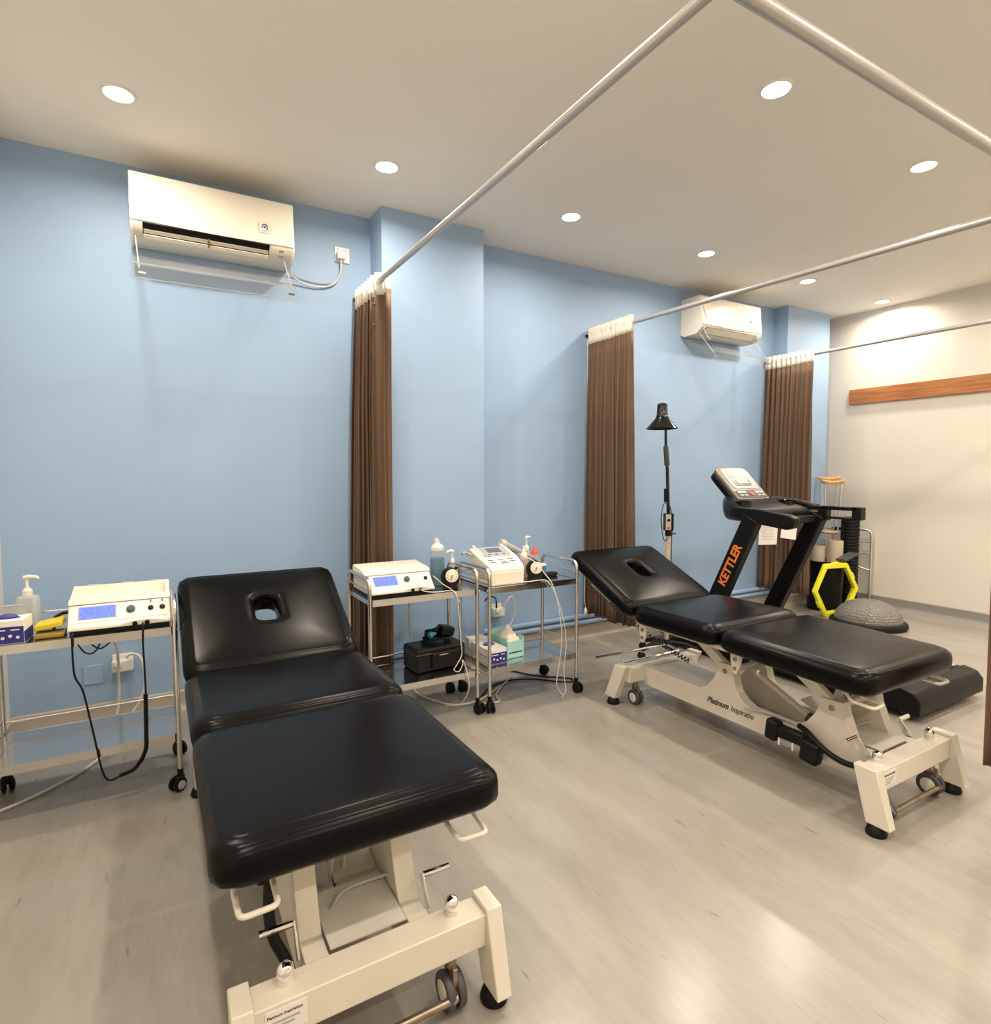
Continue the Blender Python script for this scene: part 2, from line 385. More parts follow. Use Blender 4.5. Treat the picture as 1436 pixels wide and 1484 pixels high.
def curtain(loc, L, rz, z_top, z_bot, folds, amp, lab, seed, flare=1.12, lead=False):
    """bunched curtain: local +x runs along the rail from the wall end; local z from the floor"""
    rnd = random.Random(seed); t = thing('curtain', lab, 'curtain', (loc[0], loc[1], 0), rz, 'brown pleated cubicle curtains')
    N = folds * 14; ph = [rnd.uniform(-.5, .5) for _ in range(folds + 2)]; am = [rnd.uniform(.65, 1.15) for _ in range(folds + 2)]; dr = [rnd.uniform(-.02, .02) for _ in range(folds + 2)]
    def pt(u, z):
        h = (z_top - z) / (z_top - z_bot)
        f = u * folds; i = int(f); w = f - i
        p = ph[i] * (1 - w) + ph[i + 1] * w; a = am[i] * (1 - w) + am[i + 1] * w; d = dr[i] * (1 - w) + dr[i + 1] * w
        grow = .55 + .45 * min(1, h * 3)
        x = L * ((u - .25) * (1 + (flare - 1) * h) + .25) + d * h * 1.2
        s = math.sin(2 * PI * f + p * h * 1.6)
        y = amp * a * grow * (s * .82 + .18 * math.sin(6 * PI * f + p * 3)) + .012 * h * math.sin(9 * u + seed)
        if lead: y += .055 * max(0.0, (u - .80) / .20) ** 1.3 - .05 * h * (1 - u)
        x += .40 * L / folds * math.sin(4 * PI * f + p) * (.4 + .6 * h)
        return V((x, y, z))
    def sheet(name, za, zb, nz, m):
        vs = []; fs = []
        for j in range(nz + 1):
            for i in range(N + 1): vs.append(pt(i / N * .9999, za + (zb - za) * j / nz))
        for j in range(nz):
            for i in range(N): k = j * (N + 1) + i; fs.append((k, k + 1, k + N + 2, k + N + 1))
        o = MB().add(vs, fs).build(name, m, t, angle=75); sm = o.modifiers.new('thick', 'SOLIDIFY'); sm.thickness = .003; sm.offset = 0
        return o
    hd = z_top - .115
    sheet('fabric', hd, z_bot, 22, 'curtain_brown'); sheet('net_header', z_top, hd - .002, 3, 'white_net')
    for k in range(folds):                       # rings that carry it on the rail
        x = L * (k + .5) / folds; zc = loc[2]
        MB().tube([V((x + .004 * math.sin(a * .5), .020 * math.sin(a), zc + .020 * math.cos(a))) for a in [2 * PI * q / 18 for q in range(18)]], .0025, 6, closed=True).build('curtain_ring', 'white_plastic', t)
    MB().box((-.003, -.01, z_top - .05), (.008, .018, .018)).build('end_tape', 'black_plastic', t)
    if lead:                                     # loose leading edge with press studs
        for k, z in enumerate((2.16, 2.05, 1.86, 1.66, 1.40)):
            p = min((pt(q / 100, z) for q in range(82, 97)), key=lambda w_: w_.y); MB().ball(p + V((.0, -.003, 0)), .007, n=10).build('press_stud', 'dark_grey', t)
    return t
curtain((1.065, WALL_Y - .015, RZ), .45, -90, RZ + .045, .19, 8, .050, 'brown curtain bunched beside the near blue pillar, behind a trolley', 3, 1.05, True)
curtain((2.815, WALL_Y - .012, RZ - .003), .47, -90, RZ + .038, .19, 10, .042, 'brown curtain bunched behind the raised head of a couch', 5, 1.05)
curtain((4.875, WALL_Y - .03, RZ - .015), .46, -90, RZ + .025, .19, 10, .042, 'brown curtain bunched behind the treadmill, beside the crutches', 9, 1.06)
curtain((2.55, XR_Y, RZ), .26, 0, RZ + .045, .19, 6, .036, 'brown curtain on the lengthwise rail, past the foot of the couch', 11, 1.1)

# ------------------------------------------------------------------ treatment couches
def pad(name, parent, hx, hy, t, cy, zc, tilt=0.0, hinge=None, hole=None):
    """upholstered section, centre (0,cy), silhouette height zc; tilt about hinge (y,z)"""
    n = 72; cr = .05; rs = []
    top = .42 * t; bot = -.58 * t
    for d, z in [(.05, bot), (.014, bot + .002), (.003, bot + .014), (0, bot * .45), (0, 0)]: rs.append([(x, y, z) for x, y in rrect(hx - d, hy - d, cr, n)])
    Rr = .055
    for k, a in enumerate((14, 28, 42, 52, 58, 66, 76, 88)):
        a = math.radians(a); g = -.0016 if k == 4 else (.0008 if k in (3, 5) else 0)
        rs.append([(x, y, top * math.sin(a) + g) for x, y in rrect(hx - Rr * (1 - math.cos(a)) * 1.05, hy - Rr * (1 - math.cos(a)) * 1.05, cr - Rr * (1 - math.cos(a)) * .5, n)])
    edge = [(x, y) for x, y, z in rs[-1]]; ztop = rs[-1][0][2]
    if hole: hw, hl, hcy = hole; inner = [(x, y + hcy) for x, y in rrect(hw + .02, hl + .02, .042, n)]
    else: inner = [(x, y) for x, y in rrect(hx * .06, hy * .06, .01, n)]
    for k in range(1, 9):
        w = k / 8; crown = .006 * math.sin(w * PI / 2)
        rs.append([(e[0] * (1 - w) + q[0] * w, e[1] * (1 - w) + q[1] * w, ztop + crown) for e, q in zip(edge, inner)])
    if hole:
        for d, z in [(.012, ztop + .001), (.018, ztop - .012), (.02, ztop - .03), (.02, bot + .02), (.016, bot)]: rs.append([(x, y + hcy, z) for x, y in rrect(hw + .02 - d, hl + .02 - d, .036, n)])
    R = rot('X', tilt); hv = V((0, hinge[0], hinge[1])) if hinge else V((0, 0, 0))
    rs2 = [[hv + R @ (V((x, y + cy, z + zc)) - hv) for x, y, z in r] for r in rs]
    m = MB()
    if hole: m.rings(rs2, closed=True)
    else: m.rings(rs2)
    return m.build(name, 'leather', parent, angle=60)

def couch(loc, lab, head_tilt, leg_tilt, zs, footswitch_side):
    T = thing('treatment_couch', lab, 'treatment table', loc, 0, 'black treatment couches')
    HX = .322; th = .092
    pad('leg_pad', T, HX, .318, th, .338, zs, leg_tilt, (.655, zs))
    pad('middle_pad', T, HX, .256, th, .921, zs + .004)
    pad('head_pad', T, HX, .285, .082, 1.185 + .29, zs, head_tilt, (1.185, zs), hole=(.044, .070, .022))
    zb = zs - .058                                              # underside of the pads
    # --- base: two end crossbars with splayed legs, two long side plates
    for s in (-1, 1):
        for far in (0, 1):
            y0, y1, b0, b1 = ((.0, .078, -.05, .03) if not far else (1.245, 1.325, 1.325, 1.405))
            poly = [(b0, .036), (b1, .036), (y1, .228), (y0, .228)]
            x0 = s * .255; leg = MB().prism(poly, (x0, 0, 0), (0, 1, 0), (0, 0, 1), (s * .04, 0, 0)).build('leg', 'enamel', T, bevel=.003)
            yc = (b0 + b1) / 2 + (.012 if not far else -.01)
            MB().lathe([(.026, .002), (.032, .0), (.034, .008), (.028, .026), (.012, .04)], (s * .275, yc, 0), 24).build('rubber_foot', 'black_rubber', leg)
        side = [(.055, .112), (1.27, .112), (1.27, .212), (.92, .212), (.885, .212), (.845, .235), (.805, .285), (.785, .335), (.78, .368), (.705, .372), (.70, .335), (.68, .262), (.64, .222), (.60, .205),
                (.42, .205), (.385, .215), (.345, .245), (.31, .295), (.292, .345), (.288, .365), (.203, .368), (.196, .325), (.165, .245), (.145, .21), (.055, .21)]
        x0 = s * .142
        MB().prism(side, (x0, 0, 0), (0, 1, 0), (0, 0, 1), (-s * .05, 0, 0)).build('side_plate', 'enamel', T, bevel=.002)
        for yy in (.245, .742): MB().lathe([(.012, 0), (.012, .003), (.007, .005), (.001, .005)], (s * .142, yy, .335), 14, (s, 0, 0)).build('bolt', 'old_metal', T)
        MB().bb(s * .15, s * .10, .21, 1.17, zb - .048, zb - .006).build('upper_rail', 'enamel', T, bevel=.003)
        for ya, yb in ((.245, .42), (.742, .92)):              # lifting arms
            a = V((s * .116, ya, .335)); b = V((s * .116, yb, zb - .03)); d = (b - a); ang = math.degrees(math.atan2(d.z, d.y))
            MB().box((a + b) / 2, (.03, d.length + .03, .045), rot('X', ang)).build('lift_arm', 'enamel', T, bevel=.003)
        # hinge brackets under the joints
        for yy in (.60, 1.16):
            MB().prism([(-.026, .0), (.03, .0), (.03, -.045), (.018, -.10), (.0, -.105), (-.018, -.06)], (s * .252, yy, zb + .004), (0, 1, 0), (0, 0, 1), (-s * .012, 0, 0)).build('hinge_bracket', 'enamel', T, bevel=.001)
            for dz in (-.035, -.075): MB().lathe([(.009, 0), (.009, .004), (.004, .006)], (s * .252, yy + .006, zb + dz), 12, (s, 0, 0)).build('bolt', 'old_metal', T)
            MB().bb(s * .25, s * .12, yy - .012, yy + .012, zb - .03, zb - .004).build('cross_tab', 'enamel', T)
        MB().bb(s * .262, s * .252, .06, 1.17, zb - .012, zb + .008).build('pad_edge_strip', 'enamel', T, bevel=.002)
        # loop handles under the corners of the leg section
        lp = fillet([(s * .192, .13, zb - .012), (s * .20, .11, zb - .042), (s * .20, .03, zb - .048), (s * .272, .027, zb - .048), (s * .275, .105, zb - .042), (s * .268, .13, zb - .012)], .016)
        MB().tube(lp, .0062, 10).build('loop_handle', 'enamel', T)
        # chrome levelling knob on the near crossbar, pedal lever beside the plate
        k = MB().cyl((s * .188, .05, .205), (s * .188, .05, .226), .0165, n=18).build('knob_sleeve', 'enamel', T)
        MB().lathe([(.012, .222), (.0165, .229), (.018, .238), (.0165, .248), (.01, .255), (.001, .257)], (s * .188, .05, 0), 20).build('levelling_knob', 'chrome', T)
        MB().box((s * .152, .125, .235), (.005, .022, .075), rot('X', -38)).build('pedal_lever', 'steel', T, bevel=.001)
        MB().cyl((s * .155, .145, .262), (s * .225, .145, .262), .0085, n=14).build('pedal_bar', 'chrome', T)
        # castors at both ends
        for yy, rad in ((.035, .043), (1.285, .040)):
            cx = s * .178
            c = MB().tube([(cx, yy, .14), (cx, yy, .10)], .012, 12).build('castor', 'old_metal', T)
            for e in (-1, 1):
                MB().lathe([(rad * .55, -.009), (rad * .93, -.009), (rad, -.005), (rad, .005), (rad * .93, .009), (rad * .55, .009)], (cx + e * .014, yy, rad), 28, (1, 0, 0)).build('tyre', 'dark_grey', c)
                MB().lathe([(.001, .011), (rad * .5, .011), (rad * .62, .0095), (rad * .62, -.0095), (rad * .5, -.011), (.001, -.011)], (cx + e * .014, yy, rad), 28, (1, 0, 0), False, False).build('wheel_hub', 'cream_plastic', c)
            MB().box((cx, yy, rad + .035), (.012, .05, .06)).build('fork', 'old_metal', c, bevel=.002)
            if not rad == .043:
                MB().bb(cx - .02, cx + .02, yy - .02, yy + .02, .14, .2).build('castor_mount', 'enamel', c, bevel=.002)
                MB().lathe([(.014, -.012), (.016, 0), (.014, .012)], (cx - s * -.022, yy - .005, .17), 16, (1, 0, 0)).build('brake_button', 'black_plastic', c)
    for y0, y1 in ((.0, .078), (1.245, 1.325)):
        MB().bb(-.256, .256, y0 + .004, y1 - .004, .138, .216).build('crossbar', 'enamel', T, bevel=.003)
    MB().cyl((-.178, .002, .046), (.178, .002, .046), .009, n=14).build('castor_link_bar', 'old_metal', T)
    MB().cyl((-.178, 1.32, .05), (.178, 1.32, .05), .006, n=12).build('castor_link_bar', 'chrome', T)
    for s in (-1, 1): MB().tube([(s * .165, .03, .075), (s * .168, .01, .06), (s * .168, .0, .04)], .011, 10).build('link_clamp', 'old_metal', T)
    # cover plates between the side plates (one behind the other), with a slot for the lift arm
    MB().prism([(-.088, .085), (.088, .085), (.088, .29), (-.01, .30), (-.03, .27), (-.05, .30), (-.088, .30)], (0, 0, .214), (1, 0, 0), (0, 1, 0), (0, 0, .004)).build('cover_plate', 'enamel_panel', T)
    MB().prism([(-.088, .86), (.088, .86), (.088, 1.23), (-.088, 1.23)], (0, 0, .206), (1, 0, 0), (0, 1, 0), (0, 0, .004)).build('cover_plate', 'enamel_panel', T)
    MB().box((.03, .37, .245), (.11, .17, .004), rot('X', 22)).build('cover_plate', 'enamel_panel', T)
    MB().bb(-.09, .09, .32, .86, .12, .128).build('under_tray', 'enamel_panel', T)
    for yy in (.245, .742): MB().cyl((-.14, yy, .335), (.14, yy, .335), .014, n=16).build('pivot_shaft', 'enamel_panel', T)
    # lift actuator and its fork
    MB().cyl((.01, .42, .20), (.01, .70, .325), .016, n=18).build('actuator', 'enamel', T)
    MB().cyl((.01, .30, .155), (.01, .43, .20), .024, n=18).build('actuator_motor', 'dark_grey', T)
    for s in (-1, 1): MB().box((-.01 + s * .016, .31, .29), (.006, .03, .19), rot('X', 20)).build('actuator_fork', 'enamel', T, bevel=.001)
    # gas strut and prop for the head section
    MB().cyl((.0, .80, zb - .02), (.0, 1.30, zb + .06), .012, n=14).build('gas_strut', 'steel', T)
    for s in (-1, 1):
        a = V((s * .18, 1.17, zb - .012)); R = rot('X', head_tilt); h = V((0, 1.185, zs))
        q = [h + R @ (V((s * .18, 1.20 + d, zb - .012)) - h) for d in (0, .44)]
        MB().tube([a] + q, .011, 8).build('head_frame_bar', 'enamel', T)
    # cover-plate sagging cable
    MB().tube(smooth_path([(-.055, .20, .222), (-.02, .235, .226), (.04, .24, .228), (.10, .215, .245), (.13, .205, .262)]), .004, 8).build('thin_hose', 'cable_grey', T)
    # maker's plate on the near crossbar
    pl = MB().bb(-.235, -.155, .0025, .004, .152, .206).build('name_plate', 'white_card', T)
    for i, (b, z, sz) in enumerate((('Platinum Inspiration', .192, .0085), ('Model  PI-3', .181, .0055), ('220-240V 50Hz', .172, .0055), ('SWL 200 kg', .163, .0055))[:1] ):
        text('plate_lettering', b, sz, (-.232, .0024, z), (1, 0, 0), (0, 0, 1), 'ink', pl)
    for i in range(3): MB().bb(-.225, -.17 - .01 * i, .0015, .0026, .180 - i * .009, .183 - i * .009).build('plate_print', 'pale_ink', pl)
    if footswitch_side == 'beam':
        for b in (('Platinum', .84, .040, .0009), ('Inspiratio', .708, .037, .0003)): text('lettering', b[0], b[2], (-.1425, b[1], .160), (0, -1, 0), (0, 0, 1), 'ink', T, bold=b[3], shear=.35, sx=.86)
    # curly lead to the head end handset holder
    cp = []
    a, b = V((-.278, 1.384, .552)) if footswitch_side == 'beam' else V((-.19, 1.46, .50)), V((-.09, 1.0, .30)); nn = 26 * 12
    d = (b - a); u = d.orthogonal().normalized(); w = d.normalized().cross(u)
    for i in range(nn + 1):
        f = i / nn; c = a + d * f + V((0, 0, -.02 * math.sin(PI * f))); an = f * 26 * 2 * PI
        cp.append(c + (u * math.cos(an) + w * math.sin(an)) * .0105)
    MB().tube([V((-.297, 1.525, .632)) if footswitch_side == 'beam' else V((-.19, 1.50, .56)), a], .003, 6).build('handset_lead', 'cable_grey', T)
    MB().tube(cp, .003, 6).build('coiled_lead', 'dark_grey', T)
    return T, zb

T1, zb1 = couch((.381, 1.145, 0), 'black leather treatment couch alone beside the trolleys, with its head section raised', 31, 0, .505, 'hang')
T2, zb2 = couch((2.395, 1.03, 0), 'black leather treatment couch standing beside the treadmill', 25, 1.3, .54, 'beam')
# hand switch pouch with hose hanging at the near left of the first couch
MB().tube(smooth_path([(-.19, .20, .37), (-.2, .17, .30), (-.195, .15, .245), (-.175, .13, .20), (-.165, .10, .17)]), .0125, 10).build('foot_switch_hose', 'cable_black', T1)
MB().box((-.205, .205, .375), (.03, .035, .07)).build('hand_switch', 'black_plastic', T1, bevel=.006)
MB().box((-.215, .215, .41), (.04, .03, .03)).build('hand_switch', 'black_plastic', T1, bevel=.006)
# double foot switch hung on the side plate of the second couch
for dy, dz, w in ((.465, .175, .055), (.30, .145, .075)):
    MB().box((-.178, dy, dz), (.05, w, .088), rot('X', 6)).build('foot_switch', 'black_plastic', T2, bevel=.012, seg=3)
MB().box((-.175, .385, .178), (.04, .12, .05)).build('foot_switch_bridge', 'black_plastic', T2, bevel=.008)
for dy in (.425, .365): MB().box((-.2, dy, .143), (.004, .006, .03)).build('foot_switch_clip', 'white_card', T2)
MB().tube(smooth_path([(-.165, .36, .225), (-.18, .32, .22), (-.178, .25, .175), (-.175, .17, .155), (-.17, .10, .17), (-.165, .06, .18)]), .0115, 10).build('foot_switch_hose', 'cable_black', T2)
MB().tube(smooth_path([(-.16, .62, .205), (-.15, .50, .222), (-.145, .36, .215)]), .005, 8).build('foot_switch_lead', 'cable_grey', T2)
# towel bar frame at the head end of the second couch
MB().tube(fillet([(-.336, 1.435, .24), (.181, 1.419, .24), (.171, 1.299, .24), (-.262, 1.295, .236)], .02), .006, 8).build('wire_frame', 'chrome', T2)

# ------------------------------------------------------------------ steel trolleys
TZ = .656; LZ = .226
def castor(parent, x, y, ang):
    c = MB().cyl((x, y, .055), (x, y, .085), .011, n=14).build('castor', 'black_plastic', parent)
    R = rot('Z', ang); d = R @ V((0, -.014, 0))
    hx = R @ V((1, 0, 0))
    MB().box(V((x, y, .044)) + d * .5, (.030, .036, .034), R).build('castor_fork', 'black_plastic', c, bevel=.006)
    for e in (-1, 1): MB().lathe([(.001, -.007), (.02, -.008), (.028, -.005), (.028, .005), (.02, .008), (.001, .007)], V((x, y, .028)) + d + hx * e * .013, 24, hx, False, False).build('wheel', 'black_rubber', c)
    MB().lathe([(.013, 0), (.0165, .0), (.0165, .003), (.013, .003)], V((x, y, .028)) + d + hx * .0205, 20, hx).build('wheel_ring', 'cable_grey', c)
    return c
def trolley(loc, lab, angs, hx=.285):
    T = thing('steel_trolley', lab, 'trolley', loc, 0, 'stainless steel trolleys'); hy = .172
    for s in (-1, 1):
        MB().tube(fillet([(s * hx, -hy, .075), (s * hx, -hy, .757), (s * hx, hy, .757), (s * hx, hy, .075)], .05, 8), .0095, 14).build('side_frame', 'steel', T)
        MB().cyl((s * hx, -hy, .70), (s * hx, hy, .70), .004, n=8).build('side_rod', 'steel', T)
        MB().cyl((s * hx, -hy, .285), (s * hx, hy, .285), .004, n=8).build('side_rod', 'steel', T)
        for f in (-1, 1):
            for z in (TZ - .012, LZ - .012): MB().lathe([(.004, 0), (.006, .004), (.001, .008)], (s * (hx + .008), f * hy, z), 10, (s, 0, 0)).build('cap_bolt', 'steel', T)
    for name, z, lip in (('top_shelf', TZ, .0), ('lower_shelf', LZ, .0)):
        m = MB().bb(-hx + .008, hx - .008, -hy + .004, hy - .004, z - .006, z)
        for s in (-1, 1):
            m.bb(s * (hx - .008), s * (hx - .013), -hy, hy, z - .03, z + .0015)
            m.bb(-hx + .008, hx - .008, s * hy, s * (hy - .005), z - .03, z + .0015)
        m.build(name, 'steel_tray', T)
        MB().cyl((-hx, hy, z + .045), (hx, hy, z + .045), .0045, n=8).build('back_rod', 'steel', T)
    for (s, f), a in zip(((-1, -1), (1, -1), (-1, 1), (1, 1)), angs): castor(T, s * hx, f * hy, a)
    return T
trolley((-.258, 2.755, 0), 'steel trolley by the left wall, with a square bottle on its top shelf', (10, -50, 20, 30), .30)
trolley((1.13, 2.812, 0), 'steel trolley before the brown curtain, with a black case on its lower shelf', (0, 20, 20, 0))
trolley((1.762, 2.792, 0), 'steel trolley with a mint green box on its lower shelf', (-10, 5, 60, 35))

# ------------------------------------------------------------------ therapy machines
def therapy_unit(loc, w, lab, carry):
    """boxy electrotherapy unit: sloping control panel, lid above. local origin bottom centre front, x width, y back"""
    T = thing('therapy_unit', lab, 'therapy machine', loc, 0, 'cream therapy machines with blue screens'); h = w / 2
    MB().bb(-h + .005, h - .005, .015, .27, 0, .02).build('base', 'black_plastic', T)
    body = [(.0, .016), (.0, .028), (.012, .036), (.075, .100), (.27, .100), (.27, .016)]
    MB().prism(body, (-h, 0, 0), (0, 1, 0), (0, 0, 1), (w, 0, 0)).build('body', 'cream_plastic', T, bevel=.004)
    if carry:       # lid with raised back and ends around a hollow
        lid = [(.068, .101), (.075, .112), (.10, .118), (.115, .108), (.24, .108), (.25, .142), (.272, .142), (.272, .10)]
        MB().prism(lid, (-h - .002, 0, 0), (0, 1, 0), (0, 0, 1), (w + .004, 0, 0)).build('lid', 'cream_plastic', T, bevel=.003)
        for s in (-1, 1): MB().prism([(.07, .10), (.08, .113), (.20, .135), (.255, .143), (.272, .143), (.272, .1)], (s * h, 0, 0), (0, 1, 0), (0, 0, 1), (-s * .014, 0, 0)).build('lid_end', 'cream_plastic', T, bevel=.002)
        for k in (-.3, .05, .36): MB().bb(k * w - .02, k * w + .02, .252, .272, .142, .1445).build('lid_rib', 'cream_shade', T)
    else:
        lid = [(.066, .100), (.076, .113), (.10, .12), (.262, .134), (.274, .126), (.274, .10)]
        MB().prism(lid, (-h - .004, 0, 0), (0, 1, 0), (0, 0, 1), (w + .008, 0, 0)).build('lid', 'cream_plastic', T, bevel=.004)
    # control panel frame: origin at the panel's lower edge, u along x, v up the slope
    o = V((0, .012, .036)); v = V((0, .063, .064)).normalized(); u = V((1, 0, 0)); nrm = u.cross(v); SL = V((0, .063, .064)).length
    def P(a, b, c=0): return o + u * a + v * (b * SL) + nrm * c
    R = Matrix((u, v, nrm)).transposed()
    pn = MB().box(P(0, .52, .0008), (w * .96, SL * .86, .002), R).build('control_panel', 'white_plastic', T)
    MB().box(P(-.225 * w, .54, .002), (w * .34, SL * .58, .002), R).build('screen', 'screen_blue', pn)
    MB().box(P(-.225 * w, .54, .0013), (w * .365, SL * .66, .002), R).build('screen_frame', 'grey_plastic', pn)
    kx = .10 * w
    k = MB().lathe([(.015, 0), (.0145, .010), (.011, .012), (.001, .012)], P(kx, .52, .001), 24, nrm, cap1=False).build('dial_knob', 'green_knob', pn)
    MB().lathe([(.0115, .0), (.011, .004), (.001, .004)], P(kx, .52, .0125), 20, nrm, cap1=False).build('dial_cap', 'dark_grey', k)
    for a in ((.30, .42) if carry else (.40,)):
        MB().lathe([(.010, 0), (.0098, .006), (.006, .008), (.001, .008)], P(a * w, .5, .001), 20, nrm, cap1=False).build('small_knob', 'black_plastic', pn)
        if carry: MB().box(P(a * w, .86, .002), (.006, .012, .002), R).build('slider', 'dark_grey', pn)
    MB().box(P(-.33 * w, .97, .002), (.05, .003, .001), R).build('lettering_line', 'pale_ink', pn)
    for b in (.80, .66): MB().box(P((.24 if not carry else .36) * w, b, .002), (.03, .0016, .001), R).build('lettering_line', 'pale_ink', pn)
    # arched recess with the two sockets at the foot
    arch = [(-.08, .0)] + [(-.08 + .16 * q / 10, .016 * math.sin(PI * q / 10) ** .6) for q in range(1, 10)] + [(.08, .0)]
    MB().prism(arch, (.22 * w, -.002, .020), (1, 0, 0), (0, 0, 1), (0, .004, 0)).build('socket_recess', 'cream_shade', T)
    for a in (.14, .26): MB().lathe([(.008, 0), (.009, .004), (.005, .004), (.004, .001), (.001, .001)], (a * w, -.002, .024), 16, (0, -1, 0), cap1=False).build('socket', 'black_plastic', T)
    return T
therapy_unit((1.025, 2.672, TZ + .001), .335, 'cream therapy machine with a blue screen before the brown curtain', False)
therapy_unit((-.137, 2.612, TZ + .001), .332, 'cream therapy machine with a hollow-topped lid and blue screen, beside the couch headrest', True)

# the other machine: tall sloping console with a grey display
UT = thing('ultrasound_unit', 'cream wedge-shaped therapy machine with grey display and handset rest', 'therapy machine', (1.612, 2.655, TZ + .001), -2)
prof = [(.0, .0), (.0, .085), (.02, .105), (.10, .135), (.235, .178), (.25, .165), (.25, .0)]
def flare(y): return .100 + .018 * min(1, max(0, (y - .0) / .06))
rings = []
for wv in (-1, 1): rings.append([V((wv * (flare(y) if z > .05 else .098), y, z)) for y, z in prof])
MB().rings(rings).build('body', 'cream_plastic', UT, bevel=.007, seg=3)
MB().bb(-.082, .082, -.003, .002, .008, .072).build('front_drawer', 'cream_plastic', UT, bevel=.002)
sl = V((0, .135, .043)).normalized(); un = V((1, 0, 0)).cross(sl); R_ = Matrix((V((1, 0, 0)), sl, un)).transposed()
def PU(a, b, c=0): return V((0, .10, .135)) + V((a, 0, 0)) + sl * b + un * c
gp = MB().box(PU(0, .075, .002), (.165, .115, .006), R_).build('display_panel', 'grey_plastic', UT, bevel=.002)
MB().box(PU(.005, .085, .006), (.085, .05, .002), R_).build('display', 'lcd_grey', gp)
for k in (-.045, .0, .045): MB().box(PU(k, .032, .006), (.016, .006, .002), R_).build('display_key', 'dark_grey', gp)
s2 = V((0, .08, .03)).normalized(); n2 = V((1, 0, 0)).cross(s2); R2 = Matrix((V((1, 0, 0)), s2, n2)).transposed()
for i, (a, b, ww) in enumerate(((-.066, .058, .034), (-.006, .06, .034), (.055, .062, .034), (-.062, .034, .034), (.0, .036, .034), (.06, .038, .034), (.004, .020, .052))):
    MB().box(V((a, .02, .105)) + s2 * b + n2 * .001, (ww, .006, .003), R2).build('key', 'dark_grey' if i != 6 else 'green_knob', UT, bevel=.001)
MB().tube(fillet([(-.118, .19, .14), (-.165, .20, .165), (-.185, .17, .155), (-.20, .17, .17)], .015), .007, 10).build('handset_rest', 'grey_plastic', UT)
for s in (-1, 1): MB().box((s * .088, .19, .167), (.012, .13, .014), rot('X', 17)).build('side_fin', 'white_plastic', UT, bevel=.003)
HS = thing('ultrasound_handset', 'grey ultrasound handset lying behind the wedge-shaped machine', 'handset', (1.778, 2.908, TZ + .135), 0)
MB().tube([(.13, -.03, -.035), (.02, .0, .022), (-.03, .012, .045)], [.012, .02, .023], 16).build('handle', 'grey_plastic', HS)
MB().lathe([(.001, -.004), (.03, -.004), (.034, .01), (.03, .03), (.012, .036)], (-.055, .016, .052), 20, (.9, -.1, -.35), False).build('head', 'cable_grey', HS)
MB().tube([(.13, -.03, -.035), (.15, -.035, -.05), (.155, -.037, -.132)], .009, 10).build('cradle_arm', 'dark_grey', HS)

# ------------------------------------------------------------------ things on the trolleys
def pump_bottle(loc, r, h, lab, m_body, square=False, fill=None, cap='white_plastic', turn=0, neck=.16, sy=1.0):
    T = thing('pump_bottle', lab, 'bottle', loc, turn, 'pump bottles on the trolleys'); b = h * .62
    if square:
        prof = [(0, 0.0), (.0, .004), (.0, b - .012), (.006, b - .003), (.014, b)]
        MB().rings([[V((x, y, z)) for x, y in rrect(r - d, r * sy - d, r * .35, 32)] for d, z in prof]).build('body', m_body, T)
    else:
        MB().lathe([(r * .9, 0), (r, .004), (r, b * .72), (r * .92, b * .82), (r * .6, b * .93), (r * .42, b)], n=28).build('body', m_body, T)
    if fill:
        fm, ff = fill; MB().lathe([(r * .86, .003), (r * .94, .006), (r * .94, b * ff), (.001, b * ff)], n=28, cap1=False).build('contents', fm, T)
    c = h * neck
    MB().lathe([(r * .48, b - .001), (r * .5, b + c * .55), (r * .34, b + c * .75), (r * .16, b + c), (r * .16, h - .016)], n=20).build('collar', cap, T)
    MB().tube([(-.010, 0, h - .010), (.008, 0, h - .007), (.03 * h / .19, 0, h - .009), (.036 * h / .19, 0, h - .016)], [.008, .009, .006, .004], 12).build('pump_head', cap, T)
    return T
pump_bottle((-.45, 2.86, TZ + .001), .034, .205, 'square milky plastic pump bottle behind the navy glove box', 'bottle_milky', True, sy=.8, turn=-10)
pump_bottle((1.372, 2.845, TZ + .001), .027, .185, 'small clear pump bottle behind the gauge next to the blue bottle', 'bottle_clear', False, ('amber_liquid', .35), turn=180)
pump_bottle((1.905, 2.925, TZ + .001), .030, .222, 'pinkish clear pump bottle between the handset and the red-capped bottle', 'pink_milky', False, ('amber_liquid', .3), turn=20)
# tall squeeze bottle of blue liquid
T = thing('squeeze_bottle', 'tall clear squeeze bottle of blue liquid with a white cap', 'bottle', (1.288, 2.85, TZ + .001))
MB().lathe([(.037, 0), (.04, .005), (.04, .15), (.038, .165), (.037, .178), (.034, .19)], n=32).build('body', 'bottle_clear', T)
MB().lathe([(.036, .003), (.0385, .007), (.0385, .148), (.001, .148)], n=32, cap1=False).build('contents', 'blue_liquid', T)
MB().lathe([(.034, .187), (.035, .19), (.035, .205), (.024, .218), (.012, .224), (.008, .245), (.001, .247)], n=28, cap1=False).build('cap', 'white_plastic', T)
MB().tube(fillet([(-.013, 0, .215), (-.015, 0, .245), (.0, 0, .252)], .008), .003, 8).build('cap_tether', 'white_plastic', T)
